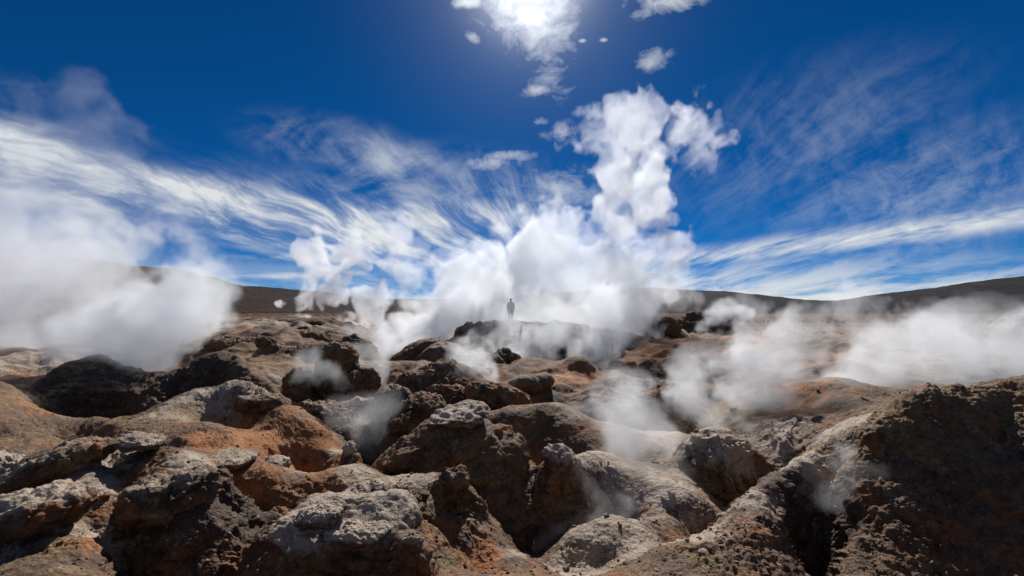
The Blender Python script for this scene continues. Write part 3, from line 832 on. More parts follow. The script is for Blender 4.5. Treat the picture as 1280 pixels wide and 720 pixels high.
# ------------------------------------------------------------------ far plain and hills
def hill(name, ridge, Y0, Y1, base_py, amp, scale, seed, mat, nu=420, nv=60, skew=0.0):
    """A real range: its skyline runs through the pixels of ridge at depth Y1, its foot lies at depth Y0."""
    px = np.array([q[0] for q in ridge], float)
    hh = np.array([EYE + (HOR - q[1]) / F * Y1 for q in ridge])
    x1 = (px - 640) / F * Y1
    xs = np.linspace(x1[0], x1[-1], nu)
    # smooth the skyline
    top = np.interp(xs, x1, hh)
    kk = np.hanning(nu // 18 * 2 + 1); kk /= kk.sum()
    top = np.convolve(np.pad(top, nu // 18, 'edge'), kk, 'valid')
    tv = np.linspace(0, 2.0, nv)
    T, X = np.meshgrid(tv, xs, indexing='ij')
    Yg = Y0 + (Y1 - Y0) * T
    prof = np.where(T < 1, np.sin(np.clip(T, 0, 1) * math.pi / 2) ** 1.5, np.cos((T - 1) * math.pi / 2) ** 1.2)
    zf = EYE + (HOR - base_py) / F * Y0
    Z = zf + (top[None] - zf) * prof
    pts_ = np.stack([X.ravel(), Yg.ravel(), Z.ravel()], 1)
    n = fbm(pts_ * np.array([1, .5, .4]), scale, 6, seed, .55, ridged=True)
    pts_[:, 2] += (n - 0.3) * amp * (np.sin(np.clip(T, 0, 2) * math.pi / 2) ** .5).ravel()
    pts_[:, 2] -= (T.ravel() < 0.001) * 6
    me = mesh_from(name, pts_, grid_quads(nu, nv))
    me.materials.append(mat)
    o = link(bpy.data.objects.new(name, me))
    tag(o, kind='structure')
    return o


def hill_material(name, a, b, c, sc_):
    m = bpy.data.materials.new(name)
    m.use_nodes = True
    T = NT(m.node_tree)
    out = T.n('ShaderNodeOutputMaterial'); bs = T.n('ShaderNodeBsdfPrincipled')
    T.t.links.new(bs.outputs[0], out.inputs['Surface'])
    pos = T.n('ShaderNodeNewGeometry').outputs['Position']
    st = T.vec('MULTIPLY', pos, (0.5, 0.5, 3.0))
    n1_ = T.noise(st, sc_, 6, .6, .5); n2_ = T.noise(pos, sc_ * 9, 5, .65)
    col = T.mix(T.ramp(n1_, .38, .64), a, b)
    col = T.mix(T.math('MULTIPLY', T.ramp(n2_, .5, .66), .6), col, c)
    T.put(bs.inputs['Base Color'], col)
    bs.inputs['Roughness'].default_value = .95
    bs.inputs['Specular IOR Level'].default_value = .1
    bp = T.n('ShaderNodeBump'); bp.inputs['Strength'].default_value = .7; bp.inputs['Distance'].default_value = 1
    T.put(bp.inputs['Height'], T.math('MULTIPLY', n2_, .25 / sc_))
    T.t.links.new(bp.outputs[0], bs.inputs['Normal'])
    return m


MH1 = hill_material('dark_hill', (0.012, 0.010, 0.014, 1), (0.022, 0.016, 0.018, 1), (0.036, 0.026, 0.024, 1), .012)
MH2 = hill_material('brown_hill', (0.022, 0.012, 0.010, 1), (0.038, 0.018, 0.012, 1), (0.06, 0.034, 0.022, 1), .014)
MP = hill_material('plain', (0.10, 0.050, 0.026, 1), (0.16, 0.085, 0.045, 1), (0.06, 0.055, 0.035, 1), .05)
MG = hill_material('gravel_plain', (0.075, 0.075, 0.078, 1), (0.11, 0.105, 0.10, 1), (0.15, 0.14, 0.13, 1), .05)

# the open plain round the mud field, out to the hills
px_ = np.concatenate([[-7, -3.5, -2.2], np.linspace(-1.6, 1.6, 180), [2.2, 3.5, 7]])
ly = np.linspace(math.log(86), math.log(9000), 140)
PU, PL = np.meshgrid(px_, ly)
Yp = np.exp(PL)
edge = np.exp(-((PL - ly[0]) / .25) ** 2)
zin = base_z(np.clip(PU.ravel(), -1.45, 1.45), np.full(PU.size, math.log(88))).reshape(PU.shape)
side = sstep(-0.3, 0.5, PU)
zfar = EYE - (0.9 + 1.5 * side) - 0.0 * Yp
Zp = zin * edge + zfar * (1 - edge)
pp = np.stack([(PU * Yp).ravel(), Yp.ravel(), Zp.ravel()], 1)
pp[:, 2] += fbm(pp, 14, 4, 3.0) * .35 * np.clip((Yp.ravel() - 84) / 40, 0, 1) - (PL.ravel() < ly[0] + .001) * .3
pme = mesh_from('plain', pp, grid_quads(len(px_), len(ly)))
pme.materials.append(MP)
tag(link(bpy.data.objects.new('plain', pme)), kind='structure')

# level mud behind the photographer
bx = np.array([-9000, -600, -60, -12, -4, 0, 4, 12, 60, 600, 9000.0]); by = np.array([-9000, -600, -60, -12, -4, 0, 1.0, 1.62])
BX, BY = np.meshgrid(bx, by)
zb = float(V[:NU, 2].min())
bme = mesh_from('mud_flat', np.stack([BX.ravel(), BY.ravel(), np.full(BX.size, zb - .02)], 1), grid_quads(len(bx), len(by)))
bme.materials.append(MP)
tag(link(bpy.data.objects.new('mud_flat', bme)), kind='structure')

hill('hill', [(-500, 352), (-250, 338), (-60, 329), (60, 325), (150, 330), (215, 338), (262, 352), (300, 366), (350, 378), (420, 386), (520, 389), (640, 391)], 420, 900, 391, 10, 120, 1.0, MH2)
hill('hill', [(100, 385), (220, 368), (290, 361), (330, 360), (375, 362), (420, 370), (470, 376), (560, 377), (640, 372), (720, 366), (800, 362), (840, 364), (890, 372), (940, 378), (990, 380), (1040, 379), (1090, 380), (1200, 384), (1400, 388)], 700, 1700, 393, 14, 220, 4.0, MH1, 520)
hill('hill', [(900, 392), (1020, 382), (1080, 379), (1105, 373), (1122, 375), (1160, 364), (1180, 359), (1225, 358), (1260, 351), (1300, 345), (1380, 338), (1500, 330), (1800, 340), (2100, 360)], 1100, 2400, 396, 25, 300, 7.0, MH1, 520)

# sparse tufts of grass far out on the plain
rg = np.random.default_rng(5)
gv, gf = [], []
for k in range(2600):
    Yg_ = rg.uniform(66, 230); ug = rg.uniform(.15, 1.0) if rg.random() < .8 else rg.uniform(-.8, -.3)
    xg = ug * Yg_
    if Yg_ < 88:
        zg = float(base_z(np.array([ug]), np.array([math.log(Yg_)]))[0])
    else:
        e_ = math.exp(-((math.log(Yg_) - ly[0]) / .25) ** 2)
        zg = EYE - (0.9 + 1.5 * float(sstep(-0.3, 0.5, np.array(ug)))) * (1 - e_) + e_ * 0 - (1 - (1 - e_)) * 1.8
    hgt = rg.uniform(.18, .5)
    for q in range(6):
        th_ = rg.random() * 6.28; wd = rg.uniform(.05, .12)
        lx, lyy = math.cos(th_), math.sin(th_)
        b0 = len(gv)
        gv += [(xg - lyy * wd, Yg_ + lx * wd, zg - .3), (xg + lyy * wd, Yg_ - lx * wd, zg - .3), (xg + lx * hgt * .7, Yg_ + lyy * hgt * .7, zg + hgt)]
        gf.append((b0, b0 + 1, b0 + 2))
me = mesh_from('grass', np.array(gv), np.array(gf), smooth=False)
me.materials.append(hill_material('dry_grass', (0.06, 0.055, 0.02, 1), (0.13, 0.11, 0.045, 1), (0.2, 0.16, 0.07, 1), .4))
tag(link(bpy.data.objects.new('grass', me)), kind='stuff')
# ------------------------------------------------------------------ steam
m = bpy.data.materials.new('steam')
m.use_nodes = True
T = NT(m.node_tree)
out = T.n('ShaderNodeOutputMaterial')
pv = T.n('ShaderNodeVolumePrincipled')
pv.inputs['Density'].default_value = 1.0
pv.inputs['Color'].default_value = (0.965, 0.985, 1.0, 1)
pv.inputs['Anisotropy'].default_value = 0.38
T.t.links.new(pv.outputs[0], out.inputs['Volume'])
M_STEAM = m
m = bpy.data.materials.new('thin_steam')
m.use_nodes = True
T = NT(m.node_tree)
out = T.n('ShaderNodeOutputMaterial')
pv = T.n('ShaderNodeVolumeScatter')
pv.inputs['Density'].default_value = 0.0006
T.t.links.new(pv.outputs[0], out.inputs['Volume'])
M_THIN = m


def axis_matrix(n, cells, off):
    """Cubic B-spline weights that stretch a random lattice over n samples."""
    x = np.linspace(0, cells, n) + off
    i = np.floor(x).astype(int); t = x - i
    Wm = np.zeros((n, int(cells) + 6), np.float32)
    w = [(1 - t) ** 3 / 6, (3 * t ** 3 - 6 * t ** 2 + 4) / 6, (-3 * t ** 3 + 3 * t ** 2 + 3 * t + 1) / 6, t ** 3 / 6]
    for k in range(4):
        Wm[np.arange(n), i + k] += w[k]
    return Wm


def grid_noise(n, ext, size, rg, flat=1.0):
    """Smooth noise on an n[0] x n[1] x n[2] grid, features of the given size in metres."""
    cells = [ext[0] / size, ext[1] / size, ext[2] / size / flat]
    Ms = [axis_matrix(n[k], cells[k], rg.random()) for k in range(3)]
    lat = rg.normal(size=[q.shape[1] for q in Ms]).astype(np.float32)
    r = np.einsum('ai,ijk->ajk', Ms[0], lat, optimize=True)
    r = np.einsum('bj,ajk->abk', Ms[1], r, optimize=True)
    r = np.einsum('ck,abk->abc', Ms[2], r, optimize=True)
    return r / (r.std() + 1e-6)


def hull(den, mn, step, thr):
    """A closed surface round the cells where den > thr."""
    s_ = np.pad(den > thr, 1)
    fv, fq = [], []
    for ax in range(3):
        a = np.moveaxis(s_, ax, 0)
        for sign in (1, -1):
            e = (a[:-1] & ~a[1:]) if sign == 1 else (~a[:-1] & a[1:])
            idx = np.argwhere(e)
            if not len(idx):
                continue
            pos = idx[:, 0] + 1
            quad = [(0, 0), (1, 0), (1, 1), (0, 1)]
            if sign == -1:
                quad = quad[::-1]
            if ax == 1:
                quad = quad[::-1]
            c = np.zeros((len(idx), 4, 3), np.int64)
            others = [q for q in range(3) if q != ax]
            for k, (p_, q_) in enumerate(quad):
                c[:, k, ax] = pos
                c[:, k, others[0]] = idx[:, 1] + p_
                c[:, k, others[1]] = idx[:, 2] + q_
            fq.append(c)
    q = np.concatenate(fq)
    flatk = q.reshape(-1, 3)
    key = (flatk[:, 0] * 4096 + flatk[:, 1]) * 4096 + flatk[:, 2]
    uq, inv = np.unique(key, return_inverse=True)
    v = np.stack([uq // (4096 * 4096), uq // 4096 % 4096, uq % 4096], 1).astype(float)
    quads = inv.reshape(-1, 4)
    for _ in range(5):                                   # soften the steps
        acc = np.zeros_like(v); cnt = np.zeros(len(v))
        for k in range(4):
            a_, b_ = quads[:, k], quads[:, (k + 1) % 4]
            np.add.at(acc, a_, v[b_]); np.add.at(cnt, a_, 1)
            np.add.at(acc, b_, v[a_]); np.add.at(cnt, b_, 1)
        v = v * .4 + acc / cnt[:, None] * .6
    return np.array(mn) + (v - 1.5) * np.array(step), quads


def steam(label, blobs, voxel, dens, size, seed, wob=0.5, bumpy=0.55, soft=0.5, wisp=0.35, flat=1.0, hull_at=0.16, name='steam_plume'):
    """One body of steam. blobs: (px, py, Y, radius px, weight). The density is worked out voxel by voxel and
    handed to a volume, the outer skin of the thick part is the object's mesh."""
    rg = np.random.default_rng(seed)
    B = []
    for px, py, Y, r, w in blobs:
        B.append((*P(px, py, Y), r * Y / F, w))
    B = np.array(B)
    mn = (B[:, :3] - B[:, 3:4] * 1.35).min(0); mx = (B[:, :3] + B[:, 3:4] * 1.35).max(0)
    ext = mx - mn
    n = [int(max(12, e / voxel)) for e in ext]
    g = [np.linspace(mn[k], mx[k], n[k]).astype(np.float32) for k in range(3)]
    X, Yy, Z = np.meshgrid(*g, indexing='ij')
    Wx = [(grid_noise(n, ext, size * 1.6, rg) * .35 + grid_noise(n, ext, size * .7, rg) * .2 + grid_noise(n, ext, size * .3, rg) * .09) * size * wob for _ in range(3)]
    X = X + Wx[0]; Yy = Yy + Wx[1]; Z = Z + Wx[2]
    shape = np.zeros(n, np.float32); wt = np.zeros(n, np.float32)
    for x, y, z, r, w in B:
        sl = []
        for k, c in enumerate((x, y, z)):
            lo = np.searchsorted(g[k], c - r * 1.6 - size * wob); hi = np.searchsorted(g[k], c + r * 1.6 + size * wob)
            sl.append(slice(lo, max(hi, lo + 1)))
        sl = tuple(sl)
        d2 = ((X[sl] - x) ** 2 + (Yy[sl] - y) ** 2 + (Z[sl] - z) ** 2) / (r * r)
        f = np.clip(1.2 - d2 * 0.72, 0, None)
        shape[sl] = np.maximum(shape[sl], f) + 0.15 * np.minimum(shape[sl], f)
        wt[sl] = np.maximum(wt[sl], w * np.clip(f * 2.0, 0, 1))
    nz = np.zeros(n, np.float32); a = 1.0; sz = size; tot = 0
    for o_ in range(6):
        if sz < voxel * 1.15:
            break
        q = grid_noise(n, ext, sz, rg, flat)
        nz += a * ((1.0 - 1.55 * np.abs(q)) if o_ in (1, 2, 3) else q * .8)
        tot += a * a
        a *= 0.72; sz *= 0.52
    nz /= tot ** .5
    n01 = np.clip(.5 + .30 * nz, 0, 1.15)
    den = sstep(0.0, soft, shape - bumpy * (1 - n01) * 1.7)
    if wisp:
        wn = grid_noise(n, ext, size * 1.1, rg, flat) + .6 * grid_noise(n, ext, size * .45, rg, flat)
        den *= (1 - wisp + wisp * sstep(-.8, 1.1, wn))
    den *= wt
    # nothing may reach the walls of the box
    for k in range(3):
        r_ = np.minimum(np.arange(n[k]), np.arange(n[k])[::-1]) / 3.0
        sh = [1, 1, 1]; sh[k] = n[k]
        den *= np.clip(r_, 0, 1).reshape(sh)
    st = max(1, int(round(max(n) / 60)))
    c = [k // st * st for k in n]
    cd = den[:c[0], :c[1], :c[2]].reshape(c[0] // st, st, c[1] // st, st, c[2] // st, st).mean((1, 3, 5))
    stp = [(mx[k] - mn[k]) / (n[k] - 1) for k in range(3)]
    hv, hq = hull(cd, [mn[k] + stp[k] * (st - 1) / 2 for k in range(3)], [stp[k] * st for k in range(3)], hull_at)
    nh = len(hv)
    flatden = den.transpose(2, 1, 0).ravel().astype(np.float32) * dens
    inside = hv.mean(0)
    allv = np.concatenate([hv, np.broadcast_to(inside, (flatden.size, 3))])
    me = mesh_from(name, allv, hq)
    attr(me, 'steam_density', np.concatenate([np.zeros(nh, np.float32), flatden]))
    me.materials.append(M_THIN)
    mo = link(bpy.data.objects.new(name, me))
    tag(mo, label, 'steam')
    vol = bpy.data.volumes.new('vapour')
    vol.materials.append(M_STEAM)
    vo = link(bpy.data.objects.new('vapour', vol))
    vo.parent = mo
    gt_ = bpy.data.node_groups.new('steam_grid', 'GeometryNodeTree')
    gt_.interface.new_socket('Geometry', in_out='OUTPUT', socket_type='NodeSocketGeometry')
    N, L = gt_.nodes.new, gt_.links.new
    go = N('NodeGroupOutput'); vc = N('GeometryNodeVolumeCube'); oi = N('GeometryNodeObjectInfo')
    oi.inputs[0].default_value = mo
    vc.inputs['Min'].default_value = mn; vc.inputs['Max'].default_value = mx
    for k, nm in enumerate('XYZ'):
        vc.inputs['Resolution ' + nm].default_value = n[k]
    ps = N('GeometryNodeInputPosition')
    mr = N('ShaderNodeMapRange'); mr.data_type = 'FLOAT_VECTOR'; mr.clamp = False
    L(ps.outputs[0], mr.inputs['Vector'])
    ids = {q.identifier: q for q in mr.inputs}
    ids['From_Min_FLOAT3'].default_value = mn; ids['From_Max_FLOAT3'].default_value = mx
    ids['To_Min_FLOAT3'].default_value = (.5, .5, .5); ids['To_Max_FLOAT3'].default_value = [k - .5 for k in n]
    fl = N('ShaderNodeVectorMath'); fl.operation = 'FLOOR'; L(mr.outputs['Vector'], fl.inputs[0])
    dt = N('ShaderNodeVectorMath'); dt.operation = 'DOT_PRODUCT'
    L(fl.outputs[0], dt.inputs[0]); dt.inputs[1].default_value = (1, n[0], n[0] * n[1])
    ad = N('ShaderNodeMath'); ad.operation = 'ADD'; L(dt.outputs['Value'], ad.inputs[0]); ad.inputs[1].default_value = nh
    at = N('GeometryNodeInputNamedAttribute'); at.data_type = 'FLOAT'; at.inputs[0].default_value = 'steam_density'
    si = N('GeometryNodeSampleIndex'); si.data_type = 'FLOAT'; si.domain = 'POINT'
    L(oi.outputs['Geometry'], si.inputs['Geometry']); L(at.outputs['Attribute'], si.inputs['Value']); L(ad.outputs[0], si.inputs['Index'])
    L(si.outputs['Value'], vc.inputs['Density'])
    sm = N('GeometryNodeSetMaterial'); sm.inputs['Material'].default_value = M_STEAM
    L(vc.outputs[0], sm.inputs[0]); L(sm.outputs[0], go.inputs[0])
    vo.modifiers.new('grid', 'NODES').node_group = gt_
    STEAM_VOX.append((label, n, int(np.prod(n)), nh))
    return mo


STEAM_VOX = []


def trail(path, n, seed, jit=0.35):
    """Puffs strung along a path of (px, py, Y, r, weight)."""
    rg = np.random.default_rng(seed)
    a = np.array(path, float)
    t = np.linspace(0, len(a) - 1, n)
    res = []
    for q in t:
        i = min(int(q), len(a) - 2); f = q - i
        b = a[i] * (1 - f) + a[i + 1] * f
        r = b[3] * rg.uniform(.65, 1.1)
        res.append((b[0] + rg.normal() * jit * b[3], b[1] + rg.normal() * jit * b[3], b[2] * (1 + rg.normal() * .012), r, b[4] * rg.uniform(.7, 1.1)))
    return res


# the great column
def puffs(path, n, seed, spread, rr, w=1.0):
    """Many small puffs round a path of (px, py, Y, reach px, weight)."""
    rg = np.random.default_rng(seed)
    a = np.array(path, float); res = []
    for _ in range(n):
        q = rg.random() * (len(a) - 1)
        i = min(int(q), len(a) - 2); f = q - i
        b = a[i] * (1 - f) + a[i + 1] * f
        th, k = rg.random() * 6.283, rg.random() ** .6
        res.append((b[0] + math.cos(th) * b[3] * k * spread, b[1] + math.sin(th) * b[3] * k * spread, b[2] * (1 + rg.normal() * .02), b[3] * rg.uniform(*rr), b[4] * w * rg.uniform(.55, 1.1)))
    return res


steam('towering white column of steam behind the person on the plateau',
      puffs([(595, 400, 52, 30, 1), (625, 360, 53, 48, 1), (670, 330, 53, 56, 1), (730, 320, 54, 56, .9), (780, 300, 56, 46, .8)], 60, 1, .9, (.28, .62))
      + puffs([(570, 400, 50, 26, 1), (640, 385, 51, 34, 1), (700, 390, 51, 36, 1), (770, 395, 51, 34, .9), (815, 395, 52, 22, .6), (600, 375, 50, 34, 1), (660, 360, 51, 40, 1)], 80, 35, 1.0, (.4, .75))
      + puffs([(690, 410, 53, 44, 1), (730, 370, 54, 56, 1), (785, 370, 54, 46, .8), (820, 350, 55, 32, .6)], 36, 2, .9, (.3, .62))
      + puffs([(775, 300, 56, 50, .6), (785, 255, 57, 52, .8), (800, 215, 58, 52, .75), (785, 175, 58, 56, .42), (745, 138, 58, 44, .36)], 95, 3, 1.0, (.18, .46))
      + puffs([(800, 185, 58, 52, .36), (845, 165, 58, 44, .4), (885, 160, 58, 38, .36), (898, 200, 58, 28, .2)], 44, 4, 1.0, (.18, .45))
      + puffs([(590, 350, 53, 36, .9), (625, 310, 54, 40, .9), (670, 285, 55, 44, .8), (715, 275, 55, 44, .7)], 36, 5, .95, (.25, .55)),
      0.14, 0.52, 2.4, 11, 1.1, .64, .36, .4, 1.3)
steam('dense white bank of steam rolling up beside the column, before the middle ridge',
      puffs([(470, 468, 25, 24, 1), (495, 440, 29, 40, 1), (530, 405, 35, 50, 1), (565, 385, 40, 52, .9), (595, 370, 42, 44, .8)], 50, 6, .9, (.3, .6))
      + puffs([(540, 430, 34, 44, 1), (560, 390, 38, 50, 1), (535, 360, 40, 48, .7), (515, 320, 42, 36, .4), (500, 280, 43, 24, .28)], 40, 7, .95, (.25, .55)),
      0.115, 0.75, 1.9, 12, 1.0, .58, .30, .3, 1.2)
steam('ragged white plume rising from a vent on the far pale flat',
      puffs([(380, 398, 58, 16, 1), (390, 375, 58, 26, 1), (402, 345, 59, 34, .95), (420, 322, 60, 34, .75), (450, 312, 60, 34, .5), (495, 300, 60, 32, .3)], 50, 8, .95, (.22, .5))
      + puffs([(425, 402, 54, 26, .9), (465, 395, 54, 34, .9), (430, 380, 56, 32, .7), (500, 405, 52, 36, .9), (480, 425, 50, 26, .6)], 40, 9, .95, (.25, .55)),
      0.15, 0.8, 2.1, 13, 1.0, .62, .30, .35, 1.3)
steam('big pale cloud of steam welling up out of the rough dark hollow',
      trail([(188, 482, 17, 24, 1), (180, 450, 17.5, 46, 1), (165, 420, 18, 56, .9), (200, 400, 18.5, 50, .8), (230, 375, 19, 44, .6)], 22, 10, .4)
      + trail([(140, 420, 18, 50, .9), (100, 375, 20, 60, .45), (170, 355, 20, 48, .28), (240, 362, 20, 36, .35), (60, 340, 22, 70, .25)], 20, 11, .4)
      + trail([(255, 400, 18.5, 30, .7), (265, 365, 19, 26, .5), (255, 335, 19.5, 20, .3)], 9, 12, .35),
      0.078, 1.1, 1.05, 14, 1.0, .68, .25, .75, 1, .10)
steam('tall hazy bank of steam drifting in past the foot of the brown hill',
      trail([(-30, 430, 30, 60, 1), (0, 380, 30, 62, .95), (-5, 320, 31, 60, .75), (10, 275, 31, 52, .5), (60, 300, 32, 60, .3), (120, 310, 32, 54, .2), (180, 335, 32, 46, .2)], 32, 15, .4)
      + trail([(40, 260, 33, 60, .22), (80, 210, 34, 50, .15), (85, 165, 34, 44, .13), (115, 145, 34, 30, .1), (130, 175, 34, 30, .08)], 32, 16, .5),
      0.14, 0.36, 1.8, 15, 1.0, .70, .25, .75, 1, .08)
steam('ragged steam blowing across the dark crater wall in front of the plateau',
      trail([(775, 478, 26, 16, .9), (760, 455, 27, 26, .9), (750, 425, 28, 32, .85), (780, 400, 29, 32, .7), (775, 370, 30, 34, .6)], 18, 17, .45)
      + trail([(700, 425, 31, 26, .6), (725, 400, 31, 32, .6), (650, 430, 30, 24, .75), (640, 445, 29, 22, .6), (610, 430, 31, 18, .4)], 16, 18, .45)
      + puffs([(600, 404, 33, 26, .26), (640, 400, 33, 26, .24), (700, 402, 33, 30, .4)], 22, 33, .9, (.45, .8)),
      0.10, 0.8, 1.2, 16, 1.0, .62, .28, .5)
steam('grey white steam pouring out of the hollow beside the craggy tan outcrop',
      trail([(862, 525, 14, 30, .8), (890, 495, 14.3, 38, .9), (920, 470, 14.6, 38, .9), (960, 440, 15, 40, .7), (995, 420, 15.3, 38, .5)], 24, 19, .45)
      + trail([(920, 500, 13.6, 30, .7), (930, 540, 12.8, 24, .45), (960, 480, 14.5, 36, .6), (900, 420, 16.5, 26, .35), (905, 393, 17, 20, .3)], 16, 20, .45),
      0.058, 0.85, .8, 17, 1.0, .68, .25, .7, 1, .10)
steam('wide veil of steam drifting over the slope and the far plain',
      trail([(1040, 505, 17, 32, .8), (1075, 460, 17.5, 42, .95), (1110, 436, 18, 44, .9), (1160, 440, 18.5, 44, .7), (1220, 442, 19, 46, .6), (1300, 448, 19, 50, .55)], 32, 21, .4)
      + trail([(1040, 400, 20, 18, .5), (1100, 408, 20, 26, .7), (1180, 405, 20.5, 30, .6), (1260, 404, 21, 26, .45), (1330, 405, 21, 28, .45)], 22, 22, .4)
      + trail([(1060, 485, 16, 36, .8), (1120, 475, 16, 44, .6), (1200, 465, 16.5, 40, .5), (1280, 462, 17, 40, .45)], 16, 23, .35),
      0.084, 0.72, 1.0, 18, 1.0, .67, .25, .7, 1, .10)
steam('thin steam hanging over the pale basin',
      trail([(720, 520, 12.6, 24, .5), (760, 510, 12.4, 32, .7), (790, 530, 11.8, 34, .8), (800, 570, 11, 34, .8), (780, 490, 13, 30, .6), (830, 600, 10, 34, .6)], 26, 24, .5)
      + trail([(850, 560, 11.4, 34, .5), (880, 600, 10.2, 26, .4), (740, 560, 11, 20, .3), (790, 610, 9.6, 30, .5), (850, 625, 9, 26, .35)], 18, 25, .5),
      0.052, 0.8, .7, 19, .9, .56, .5, .6, 1, .08)
steam('low steam seeping out of the hole at the foot of the small dome',
      trail([(668, 672, 8.1, 18, .9), (690, 650, 8.2, 28, .9), (700, 620, 8.4, 26, .6), (740, 630, 8.4, 26, .45), (730, 590, 8.8, 22, .3)], 14, 26, .4),
      0.036, 1.7, .6, 20, .9, .56, .5, .5, 1, .08)
steam('faint steam curling out of the shadowed hole below the rough brown mound',
      trail([(1050, 600, 7.8, 22, .9), (1062, 575, 7.9, 28, .9), (1070, 545, 8.2, 28, .6), (1060, 520, 8.5, 24, .4)], 12, 27, .35),
      0.036, 0.8, .55, 21, .9, .56, .5, .5, 1, .08)
steam('faint bluish steam in the deep pit before the pale boulder',
      trail([(445, 560, 11.0, 24, .8), (460, 540, 11.0, 28, .7), (480, 520, 11.2, 22, .5)], 9, 28, .35),
      0.05, 0.55, .8, 22, .9, .56, .5, .5, 1, .08)
steam('small wisp of steam over the flat boulder on the middle ridge',
      trail([(600, 485, 17.5, 20, .7), (585, 465, 18, 22, .9), (570, 455, 18.4, 20, .7), (600, 455, 18.6, 20, .6)], 10, 29, .4),
      0.06, 0.95, .9, 23, .9, .56, .5, .5, 1, .08)
steam('faint steam smoking in the gully before the beehive rock',
      trail([(375, 500, 14.6, 16, .6), (400, 490, 14.8, 24, .6), (385, 475, 15.2, 20, .5), (460, 470, 17, 24, .8), (440, 455, 17.4, 18, .5)], 12, 30, .4),
      0.06, 0.65, .9, 24, .9, .56, .5, .5, 1, .08)
steam('distant little puff of steam over the plain by the dark outcrop',
      trail([(880, 405, 80, 10, .9), (895, 395, 80, 14, .9), (910, 390, 80, 16, .7), (940, 395, 80, 14, .4)], 10, 31, .4),
      0.24, 0.6, 2.4, 25, .7, .5, .8, .5, 1, .08)
steam('tiny far white puff of steam under the end of the brown hill',
      trail([(345, 381, 160, 3, .9), (348, 379, 160, 5, .9), (354, 378, 160, 4, .6)], 6, 32, .4),
      0.13, 0.8, 1.2, 26, .6, .5, .7, .3, 1, .1)
print('STEAM', sum(q[2] for q in STEAM_VOX), STEAM_VOX)

# ------------------------------------------------------------------ the person on the plateau
def skin_body(name, verts, edges, radii, mat, parent=None, root=0, sub=2):
    me = bpy.data.meshes.new(name)
    me.from_pydata(verts, edges, [])
    o = link(bpy.data.objects.new(name, me))
    md = o.modifiers.new('skin', 'SKIN'); md.use_smooth_shade = True
    me.skin_vertices[0].data[root].use_root = True
    for k, r in enumerate(radii):
        me.skin_vertices[0].data[k].radius = r if isinstance(r, tuple) else (r, r)
    md2 = o.modifiers.new('sub', 'SUBSURF'); md2.levels = sub; md2.render_levels = sub
    me.materials.append(mat)
    if parent:
        o.parent = parent
    return o


def plain_mat(name, col, rough=.85):
    m = bpy.data.materials.new(name); m.use_nodes = True
    T = NT(m.node_tree)
    out = T.n('ShaderNodeOutputMaterial'); bs = T.n('ShaderNodeBsdfPrincipled')
    T.t.links.new(bs.outputs[0], out.inputs[0])
    n_ = T.noise(T.n('ShaderNodeTexCoord').outputs['Object'], 14, 4)
    T.put(bs.inputs['Base Color'], T.mix(T.ramp(n_, .35, .65), [c * .8 for c in col[:3]] + [1], col))
    bs.inputs['Roughness'].default_value = rough
    return m


M_SKIN = plain_mat('skin', (.42, .26, .18, 1), .6)
M_JACKET = plain_mat('jacket_cloth', (.85, .80, .73, 1))
M_TROUSERS = plain_mat('trouser_cloth', (.80, .78, .76, 1))
M_HAIR = plain_mat('dark_hair', (.03, .022, .018, 1), .5)
M_SHOE = plain_mat('shoe', (.09, .07, .06, 1))
PYd = 38.6
pxx, pyy, pzz = P(638.5, 406.5, PYd)
# the person faces away and a little to the side, arms hanging
jv = [(0, 0, .95), (0, .01, 1.15), (0, .0, 1.38), (0, -.005, 1.48), (0, .01, 1.56), (0, .02, 1.66), (0, .015, 1.74),
      (-.10, 0, .90), (-.105, .02, .50), (-.11, -.02, .09), (-.115, .10, .04),
      (.10, 0, .90), (.10, .0, .50), (.10, -.03, .09), (.105, .09, .04),
      (-.19, -.01, 1.42), (-.25, -.01, 1.14), (-.24, .07, .90), (-.235, .09, .80),
      (.19, -.01, 1.42), (.245, -.02, 1.14), (.235, .04, .90), (.23, .06, .80)]
je = [(0, 1), (1, 2), (2, 3), (3, 4), (4, 5), (5, 6), (0, 7), (7, 8), (8, 9), (9, 10), (0, 11), (11, 12), (12, 13), (13, 14),
      (2, 15), (15, 16), (16, 17), (17, 18), (2, 19), (19, 20), (20, 21), (21, 22)]
jr = [(.155, .11), (.14, .10), (.15, .10), .06, .06, (.085, .10), .065, .085, .06, .04, .038, .085, .06, .04, .038, .06, .045, .032, .028, .06, .045, .032, .028]
person = skin_body('person', jv, je, jr, M_SKIN)
sel = lambda ids: [jv[i] for i in ids]
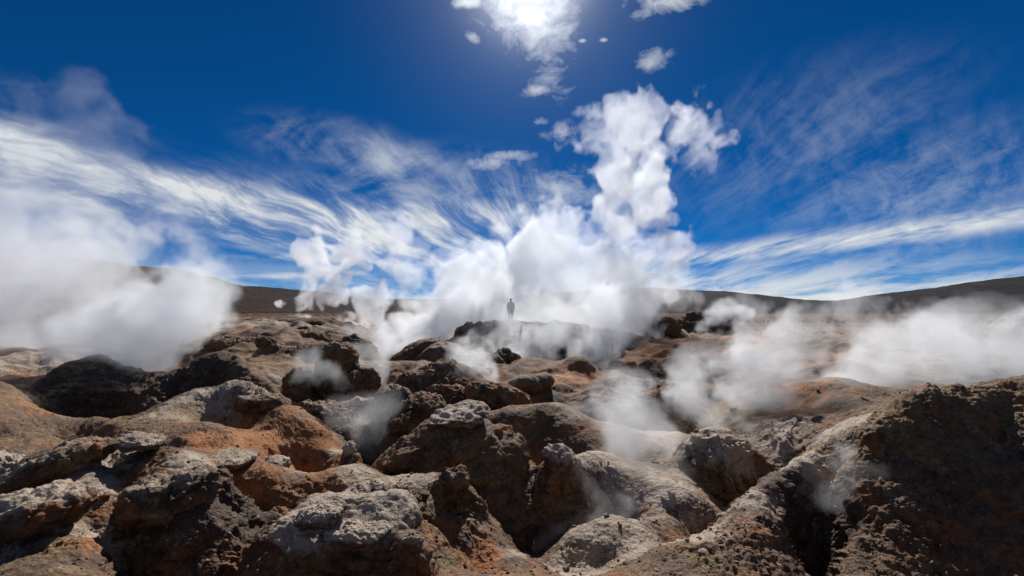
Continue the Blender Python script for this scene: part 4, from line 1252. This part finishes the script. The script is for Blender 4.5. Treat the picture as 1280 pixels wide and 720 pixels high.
jk = skin_body('jacket', [(0, 0, .86)] + sel([0, 1, 2, 3, 15, 16, 17, 19, 20, 21]), [(0, 1), (1, 2), (2, 3), (3, 4), (3, 5), (5, 6), (6, 7), (3, 8), (8, 9), (9, 10)],
               [(.20, .16), (.195, .15), (.19, .14), (.185, .135), .085, .085, .07, .052, .085, .07, .052], M_JACKET, person)
tr = skin_body('trousers', sel([0, 7, 8, 9, 11, 12, 13]), [(0, 1), (1, 2), (2, 3), (0, 4), (4, 5), (5, 6)], [(.165, .125), .105, .078, .07, .105, .078, .07], M_TROUSERS, person)
hr = skin_body('hair', [(0, .0, 1.64), (0, .0, 1.72), (0, .01, 1.765)], [(0, 1), (1, 2)], [(.095, .105), (.095, .105), (.06, .065)], M_HAIR, person)
for sx in (-1, 1):
    k = 9 if sx < 0 else 13
    a, b = jv[k], jv[k + 1]
    skin_body('shoe', [(a[0], a[1] - .03, .045), (b[0], b[1] + .05, .035)], [(0, 1)], [.055, .048], M_SHOE, person, sub=1)
    # five fingers on each hand, a little curled
    h0 = jv[18] if sx < 0 else jv[22]
    for q in range(4):
        skin_body('finger', [(h0[0], h0[1] - .03 + q * .02, h0[2]), (h0[0] - sx * .008, h0[1] - .03 + q * .021, h0[2] - .05), (h0[0] - sx * .024, h0[1] - .02 + q * .02, h0[2] - .085 + abs(q - 1.5) * .008)], [(0, 1), (1, 2)], [.011, .01, .008], M_SKIN, person, sub=1)
    skin_body('thumb', [(h0[0], h0[1] + .03, h0[2] + .03), (h0[0] - sx * .01, h0[1] + .06, h0[2] - .01), (h0[0] - sx * .015, h0[1] + .065, h0[2] - .04)], [(0, 1), (1, 2)], [.013, .011, .009], M_SKIN, person, sub=1)
person.rotation_euler = (0, 0, R(12))
person.scale = (1.1, 1.1, 1.1)
# feet on the ground that is really there
j = np.argmin((V[:, 0] - pxx) ** 2 + (V[:, 1] - PYd) ** 2)
person.location = (pxx, PYd, V[j, 2] + .01)
print('PERSON ground', V[j], 'wanted', pzz)
tag(person, 'person in a pale jacket and grey trousers standing on the plateau, looking into the steam', 'person')
